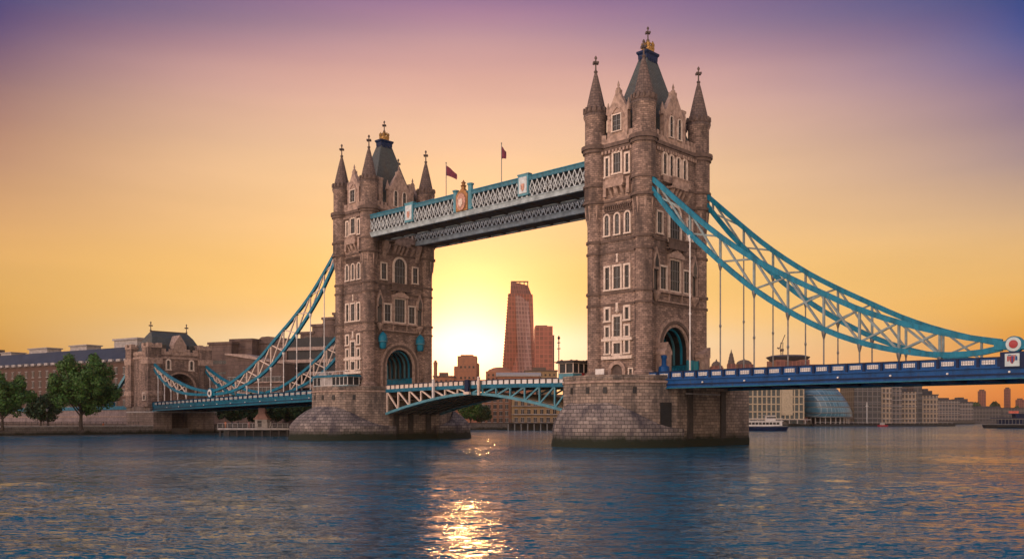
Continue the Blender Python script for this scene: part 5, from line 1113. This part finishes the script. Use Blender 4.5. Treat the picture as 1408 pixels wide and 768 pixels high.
for lab, a, c, D, y, kd in low:
    nm = {0: 'low_block', 1: 'chimney_stack', 2: 'domed_hall', 3: 'market_hall', 4: 'office_block'}[kd]
    t, w, h = bld(lab, a, c, D, y, 20, 0, nm, 'chimney' if kd == 1 else 'building')
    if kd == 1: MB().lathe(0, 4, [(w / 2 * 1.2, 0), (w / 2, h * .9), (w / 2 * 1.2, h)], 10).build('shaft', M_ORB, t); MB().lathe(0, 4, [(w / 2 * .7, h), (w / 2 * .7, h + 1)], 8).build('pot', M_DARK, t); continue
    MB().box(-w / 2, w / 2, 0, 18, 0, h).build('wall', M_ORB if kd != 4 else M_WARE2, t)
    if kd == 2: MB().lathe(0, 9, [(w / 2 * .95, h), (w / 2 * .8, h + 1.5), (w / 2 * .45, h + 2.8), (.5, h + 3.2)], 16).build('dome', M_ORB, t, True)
    elif kd == 3: MB().ext_x([(-1, h), (19, h), (19, h + .8), (9, h + 3), (-1, h + .8)], -w / 2 - 1, w / 2 + 1).build('roof', M_CONC, t)
    else: b = MB(); b.box(-w / 2 - .5, w / 2 + .5, -.5, 18.5, h, h + .8); b.box(-w / 4, w / 6, 5, 12, h + .8, h + 3); b.build('roof', M_DARK, t)
    grid_windows(t, -w / 2 + .5, w / 2 - .5, h - 6, h - .5, max(3, int(w / 3)), 2, 1.2, 1.4, 0, frame=False)
# right bank
M_HALLG = glassgrid('city_hall_glass', (.05, .17, .25), (.2, .28, .32), 2.2, 3.2, .3, .05)
def glass_dome():
    D = 560; k = D / F; t = thing('glass_dome_hall', 'round leaning glass hall with banded floors standing on columns below the right span', 'city hall', at(1140, D) + Vector((0, 6, 1.5)), 0)
    rs = [(15.4, 4), (16.0, 6.5), (15.6, 10), (14.6, 13.5), (13.2, 17), (11.4, 20.5), (9.2, 23.5), (6, 26), (2.5, 27.4)]
    b = MB(); b.loft([[(r * math.cos(2 * pi * i / 40) - (z - 4) * .28, r * math.sin(2 * pi * i / 40), z) for i in range(40)] for r, z in rs]); b.build('shell', M_HALLG, t, True)
    for j, (r, z) in enumerate(rs[:-2]):
        b = MB(); b.loft([[((r + e) * math.cos(2 * pi * i / 40) - (z - 4) * .28, (r + e) * math.sin(2 * pi * i / 40), z + dz_) for i in range(40)] for e, dz_ in ((-.3, -.3), (.3, -.2), (.3, .2), (-.3, .3))]); b.build('floor_band', M_METAL, t)
    for i in range(14):
        a = pi + pi * (i + .5) / 14; b = MB(); b.lathe(13.4 * math.cos(a), 13.4 * math.sin(a), [(.35, 0), (.35, 4.1)], 8); b.build('column', M_CONC, t)
    MB().lathe(0, 0, [(11, 0), (11, 4)], 24).build('base', M_GLAZ, t)
glass_dome()
t, w, h = bld('cream framed glass office block directly right of the near pier', 1028, 1106, 540, 524, 24, R(4), 'glass_office', 'office')
MB().box(-w / 2, w / 2, .4, 24, 0, h).build('glazing', glassgrid('office_glass', (.05, .075, .08), (.1, .1, .09), 2.0, 1.6, .15, .05), t)
b = MB()
for i in range(13): x = -w / 2 + w * i / 12; b.box(x - .35, x + .35, -.1, .5, 2.6, h)
for i in range(6): z = 2.6 + (h - 2.6) * i / 5; b.box(-w / 2, w / 2, -.15, .45, z - .35, z + .35)
b.box(-w / 2 - .8, w / 2 + .8, -.8, 24.5, h, h + .9); b.box(w * .1, w * .3, -.22, .4, 5, h); b.build('stone_frame', plain('cream_facade', (.42, .34, .23), .8, var=.2), t)
MB().box(-w / 2 - 1, w / 2 + 3, -3, .3, 2.2, 2.6).build('canopy', M_CONC, t); b = MB()
for i in range(8): x = -w / 2 + w * i / 7; b.box(x - .25, x + .25, -2.6, -2.1, 0, 2.2)
b.build('column', M_CONC, t)
t, w, h = bld('tiered office with a wide saucer shaped roof rising above the right span', 1062, 1128, 690, 492, 30, 0, 'saucer_office', 'office')
k = 690 / F; b = MB(); b.box(-w / 2 + 3, w / 2 - 8, 0, 26, 0, h - 1); b.build('wall', M_TOWD, t); b = MB(); b.box(-w / 2 + 26, w / 2 + 3, 2, 26, 0, h - 4.5); b.box(w / 2 - 4, w / 2 + 5.5, 4, 26, 0, h - 7); b.build('terrace', M_TOWG, t)
b = MB(); b.loft([[((w * .40 + e) * math.cos(2 * pi * i / 30) - 3, 11 + (13 + e) * math.sin(2 * pi * i / 30), z) for i in range(30)] for e, z in ((-6, h - 6), (-3, h - 3), (1.5, h + .6), (2.0, h + 1.4), (-2, h + 2.6))]); b.build('roof', M_ROOFD, t)
t = thing('tower_crane', 'small lattice tower crane standing behind the saucer roof', 'crane', at(1075, 720) + Vector((0, 0, 1.5)), 0)
zc = zat(489, 720); b = MB()
for sx, sy in ((-1, -1), (1, -1), (1, 1), (-1, 1)): b.tube([(sx * .8, sy * .8, 0), (sx * .8, sy * .8, zc + 9)], .16, 5)
for i in range(24): z = i * 2.4; b.bar((-.8, -.8, z), (.8, -.8, z + 2.4), .15); b.bar((.8, .8, z), (-.8, .8, z + 2.4), .15)
b.build('mast', M_DARK, t); b = MB(); b.bar((-2, 0, zc + 4), (2.5, 0, zc + 15), .5); b.bar((-2, 0, zc + 4), (-3.5, 0, zc + 5), .9); b.build('jib', M_DARK, t); MB().box(-1.2, 1.2, -1.2, 1.2, zc + 2, zc + 4).build('cab', M_DARK, t)
# church spire and domes beside the tower foot
t = thing('church_spire', 'tiered dark church steeple just right of the near tower above the deck', 'church', at(1005.5, 640) + Vector((0, 0, 1.5)), 0)
zs_ = lambda y: zat(y, 640) - 1.5
MB().box(-2.5, 2.5, -2.5, 2.5, 0, zs_(500)).build('tower', M_TOWD, t); b = MB(); b.lathe(0, 0, [(2.6, zs_(500)), (2.2, zs_(497)), (2.4, zs_(496.6)), (1.7, zs_(493)), (1.9, zs_(492.6)), (1.2, zs_(488)), (1.4, zs_(487.6)), (.5, zs_(484)), (.1, zs_(480))], 8); b.build('spire', M_DARK, t)
for lab, px, w_, y in (('low domed roof right of the church steeple', 1023, 22, 497), ('low round roof left of the church steeple', 985, 14, 499)):
    t = thing('domed_building', lab, 'building', at(px, 650) + Vector((0, 0, 1.5)), 0, 'domed roofs behind the right span'); r = w_ / 2 * 650 / F; z = zat(y, 650) - 1.5
    MB().box(-r, r, -r, r, 0, z - 2).build('wall', M_TOWD, t); MB().lathe(0, 0, [(r, z - 2), (r * .9, z - .5), (r * .6, z + .7), (r * .2, z + 1.4)], 14).build('dome', M_DARK, t, True); MB().lathe(0, 0, [(.6, z + 1.2), (.5, z + 2.2), (.05, z + 3)], 8).build('lantern', M_DARK, t)
t, w, h = bld('low block right of the near tower just above the deck', 972, 994, 650, 506, 20, 0, 'low_block', 'building')
MB().box(-w / 2, w / 2, 0, 18, 0, h).build('wall', M_TOWD, t); MB().box(-w / 2 - .4, w / 2 + .4, -.4, 18.4, h, h + .7).build('roof', M_DARK, t)
# wharf row on the right
M_WF1 = glassgrid('wharf_grid', (.075, .075, .08), (.24, .19, .165), 2.6, 3.0, .5, .12); M_WF2 = glassgrid('wharf_grid_tan', (.09, .075, .07), (.36, .27, .19), 2.4, 3.2, .5, .16); M_WF3 = glassgrid('wharf_dark', (.045, .045, .052), (.14, .125, .12), 3.2, 3.4, .3, .08)
rowb = [('dark glass wharf block with a white mast, right of the glass hall', 1174, 1212, 585, 531, M_WF3, 0), ('tan gridded wharf block in the right hand row', 1210, 1226, 590, 527, M_WF2, 1), ('grey green wharf block with a plant roof in the right hand row', 1224, 1240, 600, 529, M_WF1, 1), ('tan wharf block with long window bands in the right hand row', 1238, 1260, 610, 538, M_WF2, 0), ('narrow dark wharf tower with a turret roof', 1256, 1268, 620, 528, M_WF3, 2), ('last tall gridded wharf block at the end of the row', 1267, 1290, 630, 543, M_WF2, 1), ('pale low terrace beyond the wharf row', 1288, 1320, 760, 550, M_WF1, 0), ('second pale low terrace beyond the wharf row', 1316, 1338, 800, 553, M_WF1, 1), ('long low dark shed on the far right bank', 1300, 1420, 900, 561, M_WF3, 0)]
for lab, a, c, D, y, m_, kd in rowb:
    t, w, h = bld(lab, a, c, D, y, 22, R(3), 'wharf_block', 'building', 'wharf row on the right bank')
    MB().box(-w / 2, w / 2, 0, 22, 0, h).build('wall', m_, t)
    b = MB(); b.box(-w / 2 - .4, w / 2 + .4, -.4, 22.4, h, h + .7)
    if kd == 1: b.box(-w / 3, w / 3, 4, 14, h + .7, h + 3.2); b.box(-w / 5, w / 8, 5, 12, h + 3.2, h + 4.6)
    if kd == 2: b.lathe(0, 6, [(w / 2, h + .7), (w / 2 * .9, h + 4), (w / 4, h + 6), (.2, h + 9)], 8)
    if kd == 0: b.box(-w / 2 + 1, w / 6, 5, 12, h + .7, h + 2.2)
    b.build('roof', M_ROOFD, t)
    b = MB()
    nz_ = max(2, int(h / 4))
    for i in range(nz_): b.box(-w / 2, w / 2, -.5, 0, h * (i + .6) / nz_, h * (i + .6) / nz_ + .4)
    b.build('balcony', M_CONC if m_ is not M_WF3 else M_METAL, t)
t = thing('white_mast', 'thin white mast in front of the dark glass wharf block', 'mast', at(1192, 575) + Vector((0, 0, 1.7)), 0)
MB().tube([(0, 0, 0), (0, 0, 13)], .25, 8).build('pole', M_WHITE, t); MB().box(-1.0, 1.0, -.1, .1, 10.5, 10.8).build('yard', M_WHITE, t)
for lab, px, w_, D, y in (('left one of two lone tower blocks on the orange skyline', 1352.5, 6.4, 1300, 537), ('right one of two lone tower blocks on the orange skyline', 1387.5, 4.2, 1350, 534), ('short tower block at the right edge of the skyline', 1405, 7, 1300, 549)):
    t, w, h = bld(lab, px - w_ / 2, px + w_ / 2, D, y, 10, 0, 'tower_block', 'tower block', 'distant tower blocks on the right'); MB().box(-w / 2, w / 2, 0, 10, 0, h).build('shaft', M_TOWD, t); MB().box(-w / 3, w / 3, 2, 8, h, h + 2).build('plant_room', M_DARK, t)
# far tree line and low roofs, too far to tell apart
tl_ = MB(); random.seed(11); pts = []
vs, fs_ = [], []
for i in range(5200):
    px = 1285 + random.random() * 180; hgt = 7 + 5 * math.sin(px * .09) + 4 * math.sin(px * .23 + 1) + 9 * math.exp(-((px - 1372) / 14) ** 2); D = 1050 + random.random() * 60
    p = at(px, D); z = 2 + max(3, hgt) * 1.25 * random.random() ** .6; s = 1.6 * (.6 + random.random()); d = Vector((random.gauss(0, 1), random.gauss(0, 1), random.gauss(0, 1))).normalized(); x = d.orthogonal().normalized() * s; y = d.cross(x); q = Vector((p.x, p.y, z)); o = len(vs)
    vs += [tuple(q - x - y), tuple(q + x - y), tuple(q + x + y), tuple(q - x + y)]; fs_.append((o, o + 1, o + 2, o + 3))
tag(MB().add(vs, fs_).build('treeline', M_LEAFD), 'distant dark line of trees on the far right skyline', 'trees', kind='stuff')

# ------------------------------------------------------------------ boats
def hull(b, L, W, z0, z1, bow):
    n = 14; ring = []
    for k, (zz, sc, sh) in enumerate(((z0, .82, 0), ((z0 + z1) / 2, .96, .3), (z1, 1.0, .6))):
        r = []
        for i in range(n + 1):
            x = -L / 2 + (L + sh * bow) * i / n; f = 1 - max(0, (i / n - .7) / .3) ** 2; r.append((x, -W / 2 * sc * max(f, .04), zz))
        r += [(x, -y, z) for x, y, z in r[::-1]]; ring.append(r)
    b.loft(ring)
t = thing('passenger_boat', 'white and blue passenger boat with a long window row beside the near pier', 'boat', at(1048, 338) + Vector((0, 0, 0)), R(-6))
b = MB(); hull(b, 17, 4.4, -.3, 1.5, 1.5); b.build('hull', M_BLUED, t)
b = MB(); hull(b, 16.8, 4.5, 1.5, 1.9, 1.5); b.build('gunwale', M_WHITE, t); MB().box(-8, 6.8, -1.9, 1.9, 1.9, 3.5).build('cabin', M_WHITE, t)
wb = MB(); wb.box(-.5, .5, -.06, .06, 0, .85); wme = wb.mesh('window', M_GLASS)
for i in range(11): inst('window', wme, t, (-7.2 + i * 1.25, -1.92, 2.3))
MB().box(-8.1, 7.2, -2.1, 2.1, 3.5, 3.7).build('deck', M_WHITE, t); wh = MB().box(1.2, 4.6, -1.3, 1.3, 3.7, 5.6).build('wheelhouse', M_WHITE, t); MB().box(1.4, 4.65, -1.34, 1.34, 4.5, 5.2).build('window', M_GLASS, wh); MB().box(-1.5, 4.9, -1.6, 1.6, 5.6, 5.75).build('canopy', M_CONC, t)
b = MB()
for i in range(14): x = -8 + i * 1.1; b.tube([(x, -2.0, 3.7), (x, -2.0, 4.6)], .04, 5)
b.tube([(-8, -2, 4.6), (6.9, -2, 4.6)], .05, 5); b.build('railing', M_WHITE, t)
t = thing('moored_vessel', 'dark moored vessel with a pillared deck and a red sign at the right edge', 'boat', at(1388, 440), R(178))
b = MB(); hull(b, 24, 7, -.3, 1.6, 1.6); b.build('hull', M_BLACK, t); MB().box(-12, 8, -3, 3, 1.6, 1.9).build('deck', M_METAL, t); MB().box(-12, 7.4, -3.2, 3.2, 4.6, 5.0).build('canopy', M_BLUED, t)
for i in range(12): MB().box(-11.6 + i * 1.65, -11.4 + i * 1.65, 2.7, 2.9, 1.9, 4.6).build('pillar', M_METAL, t)
MB().box(-11, 5, -2, 1.8, 1.9, 4.0).build('cabin', M_BLUED, t); b = MB(); b.box(-9, -2, -2, 2, 5.0, 6.6); b.box(-10, 3, -2.3, 2.3, 6.6, 6.8); b.build('upper_deck', M_BLUED, t)
MB().box(-3.2, 1.4, 2.1, 2.3, 7.0, 8.1).build('sign', plain('red_sign', (.55, .12, .08), .6), t)
b = MB(); b.tube([(3.5, 0, 5), (3.5, 0, 9.5)], .09, 6); b.box(3, 4, -.1, .1, 8.2, 8.4); b.build('mast', M_BLACK, t)
# floating pier on the right bank with small red boat
t = thing('floating_pier', 'long dark floating pier with a low railing below the wharf row', 'pier', at(1215, 540), R(3))
MB().box(-42, 42, -2, 2, -.4, 1.2).build('pontoon', M_BLACK, t); b = MB()
for i in range(30): b.tube([(-41 + i * 2.8, -1.7, 1.2), (-41 + i * 2.8, -1.7, 2.4)], .08, 5)
b.tube([(-41, -1.7, 2.4), (41, -1.7, 2.4)], .08, 5); b.build('railing', M_CONC, t)
t = thing('small_boat', 'small red hulled boat moored at the floating pier', 'boat', at(1214, 530), 0)
b = MB(); hull(b, 5.5, 2, -.2, .9, .6); b.build('hull', M_RED, t); MB().box(-1.5, .8, -.7, .7, .9, 2.0).build('cabin', M_CONC, t)
# lamp posts on the embankment
def lamp(label, loc, h):
    t = thing('street_lamp', label, 'street lamp', loc, 0, 'lamp posts on the embankment')
    MB().lathe(0, 0, [(.25, 0), (.2, .6), (.09, .8), (.07, h - .6), (.14, h - .55)], 8).build('post', M_BLACK, t); MB().lathe(0, 0, [(.16, h - .55), (.34, h - .15), (.3, h + .1)], 8).build('lantern', M_CONC, t); MB().lathe(0, 0, [(.36, h + .1), (.12, h + .3), (.02, h + .5)], 8).build('cap', M_BLACK, t)
lamp('black lamp post left of the large plane tree trunk', B(BANK - 2, -50.5, 1.75), 5.0)
lamp('black lamp post in front of the small dark trees', B(BANK - 2, -37.5, 1.75), 5.2)
t = thing('embankment_railing', 'low dark iron railing on top of the left embankment wall', 'railing', B(BANK - .2, 0, 2.6), ANG)
b = MB(); b.tube([(0, -120, 1.0), (0, -12, 1.0)], .06, 5); b.tube([(0, -120, .5), (0, -12, .5)], .05, 5)
for i in range(72): b.tube([(0, -120 + i * 1.5, 0), (0, -120 + i * 1.5, 1.05)], .05, 5)
b.build('rails', M_BLACK, t)

# ------------------------------------------------------------------ evening haze lying over the river and the city
hz = MB(); hz.box(-900, 1300, -60, 1480, -4.5, 175)
hm = bpy.data.materials.new('haze_air'); hm.use_nodes = True; ht = hm.node_tree; ht.nodes.remove(ht.nodes['Principled BSDF'])
pv = ht.nodes.new('ShaderNodeVolumePrincipled'); pv.inputs['Density'].default_value = 0.0001; pv.inputs['Anisotropy'].default_value = .78; pv.inputs['Color'].default_value = (.95, .9, .85, 1)
ht.links.new(pv.outputs[0], ht.nodes['Material Output'].inputs['Volume'])
ho = hz.build('haze', hm); ho['kind'] = 'stuff'; ho['label'] = 'thin golden evening haze over the river and the far city'
